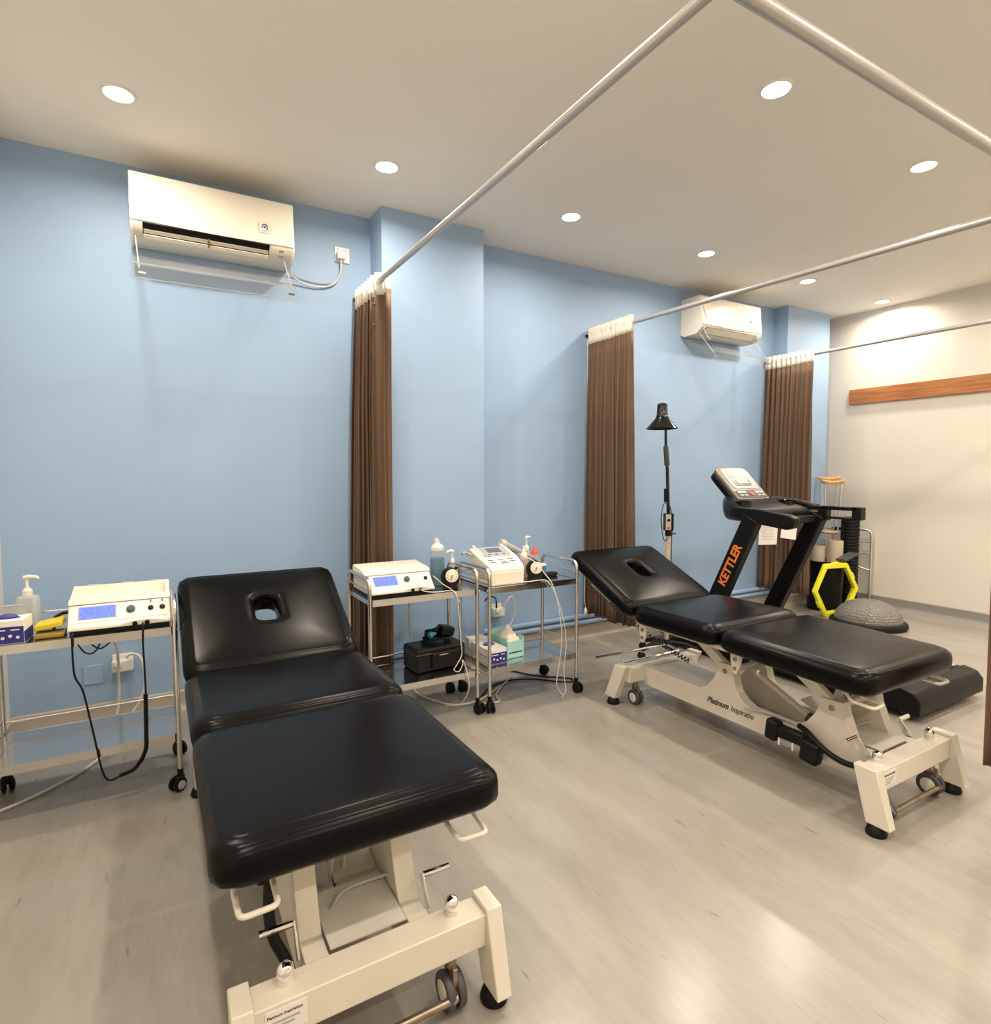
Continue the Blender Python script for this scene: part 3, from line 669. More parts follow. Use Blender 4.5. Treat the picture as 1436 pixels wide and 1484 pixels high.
# bottle with a red nozzle, and a cream nozzle bottle
T = thing('sauce_bottle', 'clear squeeze bottle with a red nozzle cap', 'bottle', (1.895, 2.825, TZ + .001))
MB().lathe([(.028, 0), (.03, .004), (.03, .11), (.024, .125), (.018, .13)], n=24).build('body', 'bottle_clear', T)
MB().lathe([(.026, .003), (.028, .006), (.028, .03), (.001, .03)], n=24, cap1=False).build('contents', 'amber_liquid', T)
MB().lathe([(.022, .126), (.022, .138), (.012, .15), (.006, .168), (.001, .169)], n=20, cap1=False).build('nozzle_cap', 'red_plastic', T)
T = thing('nozzle_bottle', 'pink-tinted bottle with a cream nozzle, next to the wedge-shaped machine', 'bottle', (1.812, 2.81, TZ + .001))
MB().lathe([(.027, 0), (.029, .004), (.029, .105), (.022, .118), (.016, .122)], n=24).build('body', 'pink_milky', T)
MB().lathe([(.025, .003), (.027, .006), (.027, .035), (.001, .035)], n=24, cap1=False).build('contents', 'amber_liquid', T)
MB().lathe([(.02, .118), (.02, .135), (.01, .147), (.006, .172), (.009, .176), (.001, .182)], n=20, cap1=False).build('nozzle_cap', 'cream_plastic', T)
def gauge(loc, lab, turn):
    T = thing('pressure_gauge', lab, 'gauge', loc, turn, 'round black gauges with white dials')
    MB().prism([(x, y + .056) for x, y in [(.046 * math.cos(a), .054 * math.sin(a)) for a in [math.radians(-50 + 280 * q / 24) for q in range(25)]]] + [(-.034, 0), (.034, 0)][::1], (0, -.02, 0), (1, 0, 0), (0, 0, 1), (0, .05, 0)).build('housing', 'black_rubber', T, bevel=.006, seg=3)
    d = MB().lathe([(.033, 0), (.034, .004), (.030, .007), (.001, .007)], (.004, -.02, .07), 32, (0, -1, 0), cap1=False).build('dial', 'dial_face', T)
    MB().box((.002, -.0278, .062), (.004, .001, .026), rot('Y', 12)).build('needle', 'ink', d)
    for q in range(10):
        a = math.radians(-130 + q * 29); MB().box((.004 + .026 * math.sin(a), -.0275, .07 + .026 * math.cos(a)), (.0016, .001, .005), rot('Y', math.degrees(a))).build('tick', 'ink', d)
    MB().bb(-.036, .036, -.022, .034, 0, .012).build('foot', 'black_plastic', T, bevel=.003)
gauge((1.302, 2.722, TZ + .001), 'round black pressure gauge in front of the blue bottle', -14)
gauge((1.823, 2.715, TZ + .001), 'round black pressure gauge in front of the red-capped bottle', -20)
# cyan cup on a black pouch, brass tin
T = thing('cup', 'small blue cup with a white lid, on the trolley end', 'cup', (1.965, 2.86, TZ + .001))
MB().lathe([(.026, 0), (.03, .004), (.032, .052), (.03, .052), (.028, .05)], n=24).build('body', 'cyan_cup', T)
MB().lathe([(.032, .05), (.033, .054), (.028, .06), (.001, .06)], n=24, cap1=False).build('lid', 'white_plastic', T)
tag(MB().box((1.955, 2.765, TZ + .012), (.11, .05, .022), rot('Z', 12)).build('pouch', 'black_rubber', bevel=.008), 'small black pouch lying in front of the blue cup', 'pouch')
T = thing('spray_can', 'slim brass-coloured tube standing behind the near gauge', 'tube', (1.362, 2.775, TZ + .001))
MB().lathe([(.011, 0), (.012, .003), (.012, .085), (.009, .09)], n=18).build('body', 'brass_oil', T); MB().lathe([(.009, .088), (.009, .102), (.001, .103)], n=16, cap1=False).build('cap', 'black_plastic', T)
# black leads heaped between machine and gauge
T = thing('electrode_lead', 'tangle of black leads behind the gauge', 'cable', (1.345, 2.925, TZ + .004))
for k in range(5): MB().tube(smooth_path([(-.03 + .02 * math.cos(k), .03 - .012 * k, .006 + .01 * k), (.03, .045 - .02 * k, .022 + .008 * k), (.04, -.01 - .01 * k, .012 + .006 * k), (-.02, -.05, .012 + .012 * k)], closed=False), .0042, 8).build('lead', 'cable_black', T)

def glove_box(loc, turn, lab, d):
    T = thing('glove_box', lab, 'box', loc, turn, 'navy and white glove boxes'); w, h = .115, .082
    MB().bb(-w / 2, w / 2, -d / 2, d / 2, 0, h).build('carton', 'white_card', T, bevel=.001)
    for s, y in ((-1, -d / 2),):
        MB().bb(-w / 2 + .001, w / 2 - .001, y - .0012, y, .002, h * .74).build('printed_panel', 'navy_card', T)
    MB().bb(w / 2, w / 2 + .0012, -d / 2, d / 2, .002, h * .5).build('printed_panel', 'navy_card', T)
    rnd = random.Random(len(lab))
    MB().bb(-.045, .005, -d / 2 - .002, -d / 2 - .001, h * .58, h * .63).build('print_line', 'white_card', T)
    MB().bb(.02, .045, -d / 2 - .002, -d / 2 - .001, h * .58, h * .62).build('print_line', 'white_card', T)
    for k in range(5): x = -.045 + k * .021; MB().lathe([(.001, .0012), (.0055, .0012), (.0055, 0)], (x, -d / 2 - .001, h * .27 + .006 * (k % 2)), 10, (0, -1, 0), False, False).build('print_mark', 'white_card', T)
    MB().rings([[V((x, y, h + .0006 * q)) for x, y in rrect(.036, .020, .019, 24)] for q in (0, 1)]).build('opening', 'blue_glove', T)
    MB().ball((.0, 0, h + .004), .03, 1, .6, .38, 14).build('glove_tip', 'blue_glove', T)
    return T
glove_box((-.478, 2.662, TZ + .001), -4, 'navy and white glove box on the same shelf as the square milky bottle', .11)
glove_box((1.558, 2.775, LZ + .001), 2, 'navy and white glove box beside the mint green box', .19)
tag(MB((-.478, 2.70, TZ + .083)).box((-.478, 2.705, TZ + .102), (.09, .004, .04), rot('X', 14)).build('box_flap', 'cable_grey'), 'raised grey card flap on the glove box by the square bottle', 'card').location = (-.478, 2.70, TZ + .083)
# second carton behind the glove box on the lower shelf
tag(MB().bb(1.495, 1.605, 2.882, 2.945, LZ + .002, LZ + .095).build('carton', 'white_card', bevel=.001), 'plain white carton behind the navy glove box on the lower shelf', 'carton')
# mint box with wipes
T = thing('wipes_box', 'mint green open box holding a wad of cream tissue', 'box', (1.692, 2.795, LZ + .001), 6)
m = MB()
for x0, x1, y0, y1, h in ((-.06, .06, -.075, -.071, .095), (-.06, .06, .071, .075, .135), (-.06, -.056, -.075, .075, .115), (.056, .06, -.075, .075, .115), (-.06, .06, -.075, .075, .004)): m.bb(x0, x1, y0, y1, 0, h)
m.build('box_shell', 'mint_plastic', T); MB().bb(-.045, .045, -.0775, -.0752, .030, .035).build('slot', 'black_plastic', T)
rnd = random.Random(4); n = 9; vs = []
for j in range(n):
    for i in range(n):
        a, b = i / (n - 1), j / (n - 1); edge = min(a, b, 1 - a, 1 - b) * 2
        vs.append(V((-.053 + .106 * a, -.068 + .136 * b, .07 + .085 * edge ** .7 + .04 * b * edge + rnd.uniform(-.008, .008))))
MB().add(vs, [(j * n + i, j * n + i + 1, (j + 1) * n + i + 1, (j + 1) * n + i) for j in range(n - 1) for i in range(n - 1)]).build('tissue_wad', 'tissue', T, angle=30)
# black case with straps and a heap of hoses on it
T = thing('equipment_case', 'black case with a front pocket on the lower trolley shelf', 'case', (1.255, 2.83, LZ + .001), 3)
MB().bb(-.145, .145, -.085, .085, 0, .125).build('case_body', 'bag_black', T, bevel=.014, seg=3)
MB().bb(-.06, .115, -.1, -.084, .012, .10).build('front_pocket', 'bag_black', T, bevel=.008)
MB().bb(-.146, .146, -.087, .087, .093, .098).build('zip_band', 'dark_grey', T, bevel=.002); MB().bb(-.02, .03, -.1015, -.1, .084, .088).build('case_badge', 'cable_grey', T)
MB().tube(fillet([(-.05, -.03, .122), (-.05, -.03, .15), (.05, -.03, .15), (.05, -.03, .122)], .02), .007, 8).build('carry_handle', 'black_rubber', T)
T = thing('suction_hose', 'heap of black hoses and cuffs on the black case', 'hose', (1.275, 2.845, LZ + .128))
for k in range(4): MB().tube(smooth_path([(-.09 + .015 * k, -.03 + .02 * k, .012 + .012 * k), (-.02, .03 - .02 * k, .02 + .016 * k), (.05, -.01 + .015 * k, .03 + .012 * k), (.085, .03 - .02 * k, .014 + .01 * k)]), .013, 10).build('hose', 'cable_black', T)
MB().box((.05, -.01, .055), (.075, .08, .05), rot('Y', 12)).build('cuff', 'black_plastic', T, bevel=.01)
MB().cyl((-.055, -.03, .04), (-.02, -.02, .055), .016, n=16).build('clear_joint', 'cyan_cup', T)
# yellow sponges and black clip by the hollow-topped machine
T = thing('sponge', 'yellow sponge pad standing on edge beside the hollow-topped machine', 'sponge', (-.362, 2.70, TZ + .02)); MB().box((0, 0, .02), (.085, .10, .02), rot('Y', -9)).build('pad', 'sponge_yellow', T, bevel=.004)
T = thing('sponge', 'dark yellow sponge pad lying flat under the yellow one', 'sponge', (-.358, 2.665, TZ + .001)); MB().box((0, 0, .008), (.09, .085, .014)).build('pad', 'sponge_brown', T, bevel=.004)
tag(MB().tube(smooth_path([(-.31, 2.80, TZ + .055), (-.34, 2.82, TZ + .05), (-.365, 2.81, TZ + .035), (-.37, 2.84, TZ + .005)]), .006, 8).build('black_clip_lead', 'cable_black'), 'short black lead arching behind the yellow sponge', 'cable')

# ------------------------------------------------------------------ cables
def cable(pts, r, m, lab, name='cable', cat='cable', n=8):
    o = MB(pts[0]).tube(smooth_path(pts, n), r, 8).build(name, m); o.location = pts[0]; return tag(o, lab, cat)
EL = V((-.16, 2.59, .105)); T = thing('electrode_lead', 'black lead with a thick sleeve, hanging in a long loop from the hollow-topped machine', 'cable', EL)
MB(EL).tube(smooth_path([(-.065, 2.605, .682), (-.064, 2.570, .674), (-.066, 2.566, .60), (-.064, 2.57, .42), (-.07, 2.575, .20), (-.10, 2.585, .13), (-.155, 2.59, .105), (-.205, 2.570, .12), (-.235, 2.570, .30), (-.262, 2.595, .45), (-.285, 2.59, .52), (-.285, 2.570, .655), (-.285, 2.60, .668), (-.29, 2.65, .672)], 8), .0035, 8).build('lead', 'cable_black', T)
MB(EL).tube(smooth_path([(-.065, 2.57, .41), (-.068, 2.572, .25), (-.074, 2.576, .185), (-.11, 2.588, .122), (-.16, 2.592, .104)], 8), .0075, 8).build('sleeve', 'cable_black', T)
cable([(-.27, 2.585, .632), (-.25, 2.58, .60), (-.225, 2.58, .594), (-.205, 2.585, .62), (-.21, 2.59, .64)], .003, 'cable_black', 'short black loop of lead under the shelf edge', 'electrode_lead')
cable([(-.235, 2.60, .628), (-.205, 2.585, .606), (-.175, 2.59, .622), (-.165, 2.60, .64)], .003, 'cable_black', 'second short black loop under the shelf edge', 'electrode_lead')
cable([(-.20, 2.945, .66), (-.195, 2.99, .60), (-.18, 3.1, .45), (-.185, 3.2, .33), (-.19, 3.18, .18), (-.22, 3.05, .05), (-.28, 2.98, .012), (-.36, 2.88, .008), (-.46, 2.79, .007), (-.55, 2.73, .007), (-.61, 2.70, .007)], .006, 'cable_white', 'white mains lead trailing over the floor under the trolley by the left wall', 'mains_lead')
cable([(-.17, 3.475, .315), (-.14, 3.44, .345), (-.10, 3.40, .33), (-.085, 3.38, .22), (-.11, 3.38, .12), (-.16, 3.36, .05), (-.22, 3.2, .008)], .006, 'cable_white', 'white lead curving from the low wall socket', 'mains_lead')
cable([(1.185, 2.975, .664), (1.19, 3.0, .62), (1.20, 3.05, .50), (1.22, 3.08, .34), (1.26, 3.12, .18), (1.235, 3.08, .03), (1.26, 2.95, .008), (1.33, 2.80, .008), (1.42, 2.76, .008), (1.55, 2.80, .008), (1.70, 2.9, .008)], .0055, 'cable_white', 'white mains lead running down behind the case trolley', 'mains_lead')
cable([(1.11, 2.668, .683), (1.13, 2.650, .672), (1.19, 2.652, .662), (1.26, 2.65, .662), (1.285, 2.632, .655), (1.30, 2.63, .60), (1.315, 2.635, .42), (1.325, 2.64, .33), (1.29, 2.62, .29), (1.27, 2.62, .262), (1.295, 2.615, .25), (1.318, 2.62, .28), (1.325, 2.63, .30), (1.345, 2.625, .24), (1.36, 2.63, .14), (1.34, 2.70, .04), (1.30, 2.80, .008)], .0023, 'cable_white', 'pale tube hanging in a knot in front of the black case', 'air_tube')
cable([(1.20, 2.71, .735), (1.235, 2.67, .695), (1.275, 2.635, .662), (1.31, 2.63, .60)], .002, 'cable_white', 'thin pale tube beside the near gauge', 'air_tube')
cable([(1.765, 2.80, .80), (1.795, 2.672, .765), (1.835, 2.63, .70), (1.865, 2.60, .64), (1.90, 2.595, .52), (1.925, 2.595, .36), (1.915, 2.60, .2), (1.895, 2.60, .08), (1.93, 2.595, .012), (1.90, 2.55, .007)], .0024, 'cable_white', 'pale tube hanging from the bottles down to the floor', 'air_tube')
cable([(1.66, 2.65, .672), (1.72, 2.63, .668), (1.79, 2.625, .670), (1.83, 2.605, .665), (1.875, 2.595, .60), (1.93, 2.59, .45), (1.955, 2.595, .3), (1.945, 2.60, .14), (1.955, 2.595, .04), (1.935, 2.59, .012)], .0024, 'cable_white', 'second pale tube hanging at the front of the mint box trolley', 'air_tube')
cable([(1.50, 2.78, .008), (1.56, 2.84, .008), (1.66, 2.92, .008), (1.80, 2.95, .008), (1.93, 2.90, .008), (2.03, 2.80, .008), (2.10, 2.74, .01), (2.14, 2.78, .008), (2.09, 2.84, .008), (1.98, 2.94, .008), (1.9, 3.1, .008)], .005, 'cable_black', 'black mains lead looping over the floor under the trolleys', 'mains_lead')
cable([(1.50, 2.72, .008), (1.58, 2.70, .008), (1.62, 2.80, .008), (1.72, 2.90, .008), (1.85, 3.0, .008)], .005, 'cable_white', 'white mains lead curled on the floor under the mint box', 'mains_lead')

# ------------------------------------------------------------------ wall sockets
def socket(x, y, z, lab, plug=True, double=False):
    T = thing('wall_socket', lab, 'socket', (x, y, z)); w = .044 if not double else .058; h = .044
    MB().bb(-w, w, -.009, 0, -h, h).build('plate', 'white_plastic', T, bevel=.003)
    if plug:
        p = MB().box((-.012, -.026, -.012), (.048, .034, .042)).build('plug', 'white_plastic', T, bevel=.006)
        MB().bb(.012, .026, -.012, -.009, .018, .032).build('switch', 'white_card', T)
        MB().bb(-.030, -.022, -.012, -.009, .024, .034).build('indicator', 'cable_grey', T)
    return T
socket(.985, WALL_Y, 2.531, 'white socket with plug beside the open air conditioner')
def multi(x, y, z, lab):
    T = thing('wall_socket', lab, 'socket', (x, y, z))
    MB().bb(-.046, .046, -.010, 0, -.044, .044).build('plate', 'white_plastic', T, bevel=.003)
    MB().box((0.0, -.035, -.006), (.094, .05, .062)).build('adapter', 'white_plastic', T, bevel=.008)
    MB().box((-.02, -.065, .01), (.035, .03, .03)).build('plug', 'white_plastic', T, bevel=.006)
    MB().cyl((-.02, -.05, .025), (-.02, -.05, .055), .006, n=12).build('cord_grip', 'cable_black', T)
multi(-.18, WALL_Y, .295, 'white wall socket with adapter, low behind the trolley by the left wall')
multi(2.02, WALL_Y, .302, 'white wall socket with adapter, low behind the mint box trolley')
T = thing('blank_plate', 'blank blue-painted cover plate low on the blue wall', 'cover plate', (-.308, WALL_Y, .25)); MB().bb(-.042, .042, -.006, 0, -.048, .048).build('plate', 'blue_paint', T, bevel=.002)
cable([(2.0, 3.45, .355), (1.985, 3.44, .40), (1.94, 3.44, .415), (1.90, 3.45, .38)], .0045, 'cable_black', 'black lead arching from the socket behind the mint box trolley', 'mains_lead')
cable([(2.05, 3.44, .32), (2.07, 3.42, .38), (2.11, 3.42, .40), (2.14, 3.43, .32), (2.12, 3.44, .22), (2.06, 3.44, .16)], .0045, 'cable_white', 'white lead looping beside the socket behind the mint box trolley', 'mains_lead')
# ------------------------------------------------------------------ air conditioners
def aircon(x0, lab, open_):
    T = thing('air_conditioner', lab, 'air conditioner', (x0, WALL_Y, 2.372), 0, 'white wall air conditioners'); W = .735
    body = [(0, .02), (0, .30), (-.18, .30), (-.205, .292), (-.222, .07), (-.218, .05), (-.165, .004), (-.04, .0)]
    MB().prism(body, (0, 0, 0), (0, 1, 0), (0, 0, 1), (W, 0, 0)).build('casing', 'ac_lower', T, bevel=.006, seg=3)
    # front panel: its lower edge dips in a shallow curve towards the middle
    n = 24; rs = []
    for i in range(n + 1):
        u = i / n; dip = .070 - .006 * math.sin(PI * u) ** 1.5
        rs.append([V((u * W, y, z)) for y, z in ((-.19, .3005), (-.209, .293), (-.2265, dip + .012), (-.2275, dip), (-.215, dip), (-.20, .28))])
    MB().rings(rs).build('front_panel', 'ac_white', T, angle=30)
    for s, xx in ((0, -.002), (1, W + .002)):
        MB().prism([(0, .018), (0, .302), (-.18, .302), (-.208, .293), (-.224, .075), (-.219, .048), (-.166, .002), (-.04, -.002)], (xx, 0, 0), (0, 1, 0), (0, 0, 1), ((.012 if s == 0 else -.012), 0, 0)).build('end_cap', 'ac_white', T, bevel=.003)
    sl = V((0, -.222 + .19, .07 - .025)); 
    # local frame on the sloping underside: t runs from the front edge (0) back to the bottom (1)
    fa, fb = V((0, -.2195, .052)), V((0, -.165, .0035)); sd = (fb - fa); nv = V((0, -sd.z * -1, -sd.y * 1)).normalized()
    nv = V((0, sd.z, -sd.y)).normalized()
    if nv.z > 0: nv = -nv
    def strip(t0, t1, h0, h1, x0_, x1_):
        q = [fa + sd * t0 + nv * h0, fa + sd * t1 + nv * h0, fa + sd * t1 + nv * h1, fa + sd * t0 + nv * h1]
        return MB().prism([(p.y, p.z) for p in q], (x0_, 0, 0), (0, 1, 0), (0, 0, 1), (x1_ - x0_, 0, 0))
    if open_:
        strip(-.16, .62, -.004, .0012, .048, .613).build('outlet_shade', 'black_rubber', T)  # flat black strip painted for the shade inside the air outlet
        strip(.60, .86, .001, .008, .052, .609).build('louvre_flap', 'ac_white', T)
        strip(.26, .52, .0005, .003, .052, .609).build('inner_vane', 'ac_lower', T)
        strip(.2, .75, .002, .010, .325, .333).build('flap_clip', 'brass_oil', T)
    else:
        strip(.06, .86, -.001, .003, .06, .67).build('louvre_flap', 'ac_white', T, bevel=.001)
        for t0, t1 in ((.02, .06), (.86, .90)): strip(t0, t1, -.001, .0025, .058, .672).build('flap_gap', 'black_rubber', T)
        for xx in (.056, .670): strip(.02, .9, -.001, .0025, xx, xx + .004).build('flap_gap', 'black_rubber', T)
    # sticker with a round swirl mark, and the small lamp windows
    st = MB().bb(.565, .615, -.2264, -.2255, .118, .168).build('sticker', 'paper', T); cx, cz = .592, .148
    arc = [V((cx + .0135 * math.cos(math.radians(a)), -.2268, cz + .0135 * math.sin(math.radians(a)))) for a in range(-60, 215, 12)]
    MB().tube(arc, .0028, 6).build('swirl_mark', 'lcd_grey', st); MB().lathe([(.001, .001), (.0065, .001), (.0065, 0)], (cx, -.2264, cz), 16, (0, -1, 0), False, False).build('swirl_dot', 'lcd_grey', st)
    for k in range(2): MB().bb(.575, .605, -.2269, -.2263, .124 + k * .005, .126 + k * .005).build('sticker_print', 'pale_ink', st)
    for t_ in (.15, .55): MB().box((.672, fa.y + sd.y * t_ + nv.y * .001, fa.z + sd.z * t_ + nv.z * .001), (.022, .012, .002), rot('X', -42)).build('lamp_window', 'pale_ink', T)
    return T
aircon(-.065, 'white wall air conditioner with its louvre open and a socket beside it', True)
aircon(3.795, 'white wall air conditioner with a closed louvre, above the lamp stand', False)
def deflector(x0, lab):
    """clear acrylic wind deflector hung under the unit"""
    T = thing('air_deflector', lab, 'air deflector', (x0, WALL_Y, 2.36), 0, 'clear acrylic deflectors'); W = .715
    prof = [(-.06, -.015), (-.12, -.06), (-.20, -.105), (-.27, -.14), (-.325, -.15)]
    pr = smooth_path([V((0, a, b)) for a, b in prof], 5)
    vs = []; n = len(pr)
    for x in (0, W): vs += [V((x, p.y, p.z)) for p in pr]
    o = MB().add(vs, [(i, i + 1, n + i + 1, n + i) for i in range(n - 1)]).build('sheet', 'acrylic', T); sm = o.modifiers.new('t', 'SOLIDIFY'); sm.thickness = .004; sm.offset = 0
    MB().bb(0, W, -.329, -.325, -.215, -.148).build('front_lip', 'acrylic', T)
    for x in (0, W - .004): MB().prism([(-.325, -.15), (-.325, -.20), (-.06, -.06), (-.06, -.015)], (x, 0, 0), (0, 1, 0), (0, 0, 1), (.004, 0, 0)).build('end_sheet', 'acrylic', T)
    for zz in (-.215, -.149): MB().cyl((0, -.327, zz), (W, -.327, zz), .0016, n=6).build('edge_glint', 'bottle_milky', T)  # milky rods stand in for light caught along the acrylic edges
    for x in (.012, W - .03): MB().cyl((x, -.18, .02), (x + .012, -.325, -.17), .0028, n=8).build('hanger', 'cable_grey', T)
    for x in (.02, W - .04): MB().bb(x, x + .03, -.333, -.329, -.195, -.186).build('clip', 'dark_grey' if x > .1 else 'cable_grey', T)
    return T
deflector(-.06, 'clear acrylic wind deflector hung under the open air conditioner')
deflector(3.80, 'clear acrylic wind deflector hung under the closed air conditioner')
cable([(.66, 3.36, 2.40), (.685, 3.44, 2.36), (.74, 3.475, 2.335), (.84, 3.485, 2.325), (.93, 3.485, 2.355), (.97, 3.475, 2.43), (.973, 3.475, 2.50)], .0045, 'cable_white', 'white flex curving between the open air conditioner and its socket', 'mains_lead')
cable([(.66, 3.38, 2.42), (.68, 3.46, 2.385), (.74, 3.488, 2.36), (.84, 3.49, 2.35), (.93, 3.488, 2.36)], .003, 'cable_grey', 'thin grey wire behind the white flex by the open air conditioner', 'wire')
cable([(3.805, 3.285, 2.62), (3.80, 3.27, 2.56), (3.83, 3.27, 2.50), (3.86, 3.27, 2.46), (3.82, 3.28, 2.40), (3.80, 3.2, 2.30)], .003, 'cable_grey', 'thin wire hanging down the side of the closed air conditioner', 'wire')

# ------------------------------------------------------------------ lamp on a stand
LB = V((2.99, 2.833, 0)); T = thing('lamp_stand', 'black cone-shaded heat lamp on a jointed stand with a control box', 'floor lamp', LB)
MB().cyl((0, 0, .08), (0, 0, .83), .0155, n=16).build('pole', 'tan_stick', T)
MB().lathe([(.022, .06), (.03, .065), (.03, .10), (.018, .12)], n=18).build('hub', 'black_plastic', T)
for k in range(5):
    a = math.radians(170 + 72 * k); d = V((math.cos(a), math.sin(a), 0)); e = d * .2
    lg = MB().tube([V((0, 0, .095)), d * .12 + V((0, 0, .09)), e + V((0, 0, .065))], [.02, .018, .014], 10).build('base_arm', 'black_plastic', T)
    w = d.cross(V((0, 0, 1)))
    for s in (-1, 1): MB().lathe([(.001, -.006), (.02, -.006), (.024, -.003), (.024, .003), (.02, .006), (.001, .006)], e + V((0, 0, .025)) + w * s * .010, 18, w, False, False).build('castor_wheel', 'black_gloss', lg)
    MB().cyl(e + V((0, 0, .03)), e + V((0, 0, .07)), .008, n=10).build('castor_stem', 'steel', lg)
cb = MB().box((0, 0, .925), (.058, .05, .115), rot('Z', -30)).build('control_box', 'black_plastic', T, bevel=.003)
rz = rot('Z', -30); fn = rz @ V((0, -1, 0))
MB().box(V((0, 0, .925)) + fn * .026 + (rz @ V((-.008, 0, 0))), (.036, .003, .105), rz).build('control_face', 'aluminium', cb)
MB().lathe([(.010, 0), (.009, .008), (.001, .008)], V((0, 0, .938)) + fn * .027 + (rz @ V((-.006, 0, 0))), 16, fn, cap1=False).build('control_knob', 'black_plastic', cb)
MB().box(V((0, 0, .885)) + fn * .028 + (rz @ V((-.006, 0, 0))), (.02, .002, .014), rz).build('control_label', 'red_plastic', cb)
MB().cyl((0, 0, .83), (0, 0, .87), .021, n=16).build('collar', 'black_plastic', T)
MB().cyl((.015, -.01, .845), (.045, -.025, .845), .006, n=10).build('collar_screw', 'blue_glove', T)
MB().cyl((0, 0, .98), (-.005, 0, 1.01), .012, n=14).build('swivel', 'black_plastic', T)
MB().tube([(-.005, 0, 1.01), (-.02, .0, 1.29)], .011, 12).build('lower_arm', 'black_gloss', T)
MB().cyl((-.034, 0, 1.06), (-.036, 0, 1.15), .009, n=12).build('lower_grip', 'black_plastic', T)
MB().tube([(-.02, 0, 1.28), (-.035, 0, 1.40), (-.04, 0, 1.56)], [.010, .0095, .0085], 12).build('upper_arm', 'black_gloss', T)
MB().tube([(-.024, -.003, 1.295), (-.026, -.003, 1.31), (-.04, -.003, 1.43), (-.041, -.003, 1.435)], [.008, .018, .017, .008], 14).build('upper_grip', 'dark_grey', T)
sx = V((-.075, .0, 0)); prof = [(.030, 1.71), (.033, 1.705), (.036, 1.64), (.045, 1.615), (.105, 1.548), (.102, 1.546), (.040, 1.612), (.028, 1.64), (.026, 1.70)]
MB().lathe(prof, sx, 36).build('shade', 'black_gloss', T, angle=25); MB().lathe([(.03, 1.708), (.02, 1.716), (.001, 1.718)], sx, 24, cap1=False).build('shade_top', 'black_gloss', T)
MB().cyl(sx + V((0, 0, 1.715)), sx + V((0, 0, 1.745)), .004, n=8).build('shade_pin', 'steel', T)
MB().tube([(-.04, 0, 1.55), (-.05, 0, 1.58), (-.065, 0, 1.62)], .008, 10).build('shade_joint', 'black_plastic', T)
MB().lathe([(.012, 1.66), (.032, 1.63), (.045, 1.59), (.035, 1.565), (.001, 1.56)], sx, 20, cap1=False).build('bulb', 'white_card', T)
MB().tube(smooth_path([(-.03, -.01, 1.055), (-.08, -.03, 1.045), (-.13, -.06, .97), (-.125, -.06, .90), (-.09, -.04, .83), (-.05, -.02, .80), (-.01, -.005, .815)]), .003, 8).build('lamp_flex', 'cable_black', T)
MB().tube(smooth_path([(.01, 0, 1.03), (.03, 0, .97), (.036, .0, .86), (.03, .0, .74), (.035, .0, .60), (.02, .0, .45)]), .003, 8).build('lamp_flex', 'cable_black', T)

# ------------------------------------------------------------------ treadmill
TB = V((3.59, 2.2, 0)); T = thing('treadmill', 'black treadmill with an upright console and paper sheets hung on it', 'treadmill', TB)
def tm(name, m, fn, par=None, **k): b = MB(TB); fn(b); return b.build(name, m, par or T, **k)
tm('deck', 'black_plastic', lambda b: b.bb(3.30, 3.88, 1.50, 2.75, .07, .135), bevel=.006)
tm('running_belt', 'belt_black', lambda b: b.bb(3.35, 3.83, 1.47, 2.72, .12, .142), bevel=.005)
for s, x0 in ((-1, 3.245), (1, 3.855)):
    tm('side_rail', 'black_plastic', lambda b: b.prism([(0, .04), (.08, .04), (.08, .145), (.068, .158), (.012, .158), (0, .14)], (x0, 1.47, 0), (1, 0, 0), (0, 0, 1), (0, 1.3, 0)), bevel=.003)
    tm('rail_strip', 'grey_plastic', lambda b: b.bb(x0 + .02, x0 + .06, 1.52, 2.72, .157, .161))
tm('rear_cap', 'black_plastic', lambda b: b.prism([(1.40, .035), (1.50, .03), (1.50, .165), (1.43, .15), (1.40, .11)], (3.235, 0, 0), (0, 1, 0), (0, 0, 1), (.71, 0, 0)), bevel=.01, seg=3)
tm('motor_hood', 'black_plastic', lambda b: b.prism([(2.70, .04), (3.18, .04), (3.23, .09), (3.20, .17), (3.08, .235), (2.92, .25), (2.78, .215), (2.70, .15)], (3.27, 0, 0), (0, 1, 0), (0, 0, 1), (.64, 0, 0)), bevel=.02, seg=3)
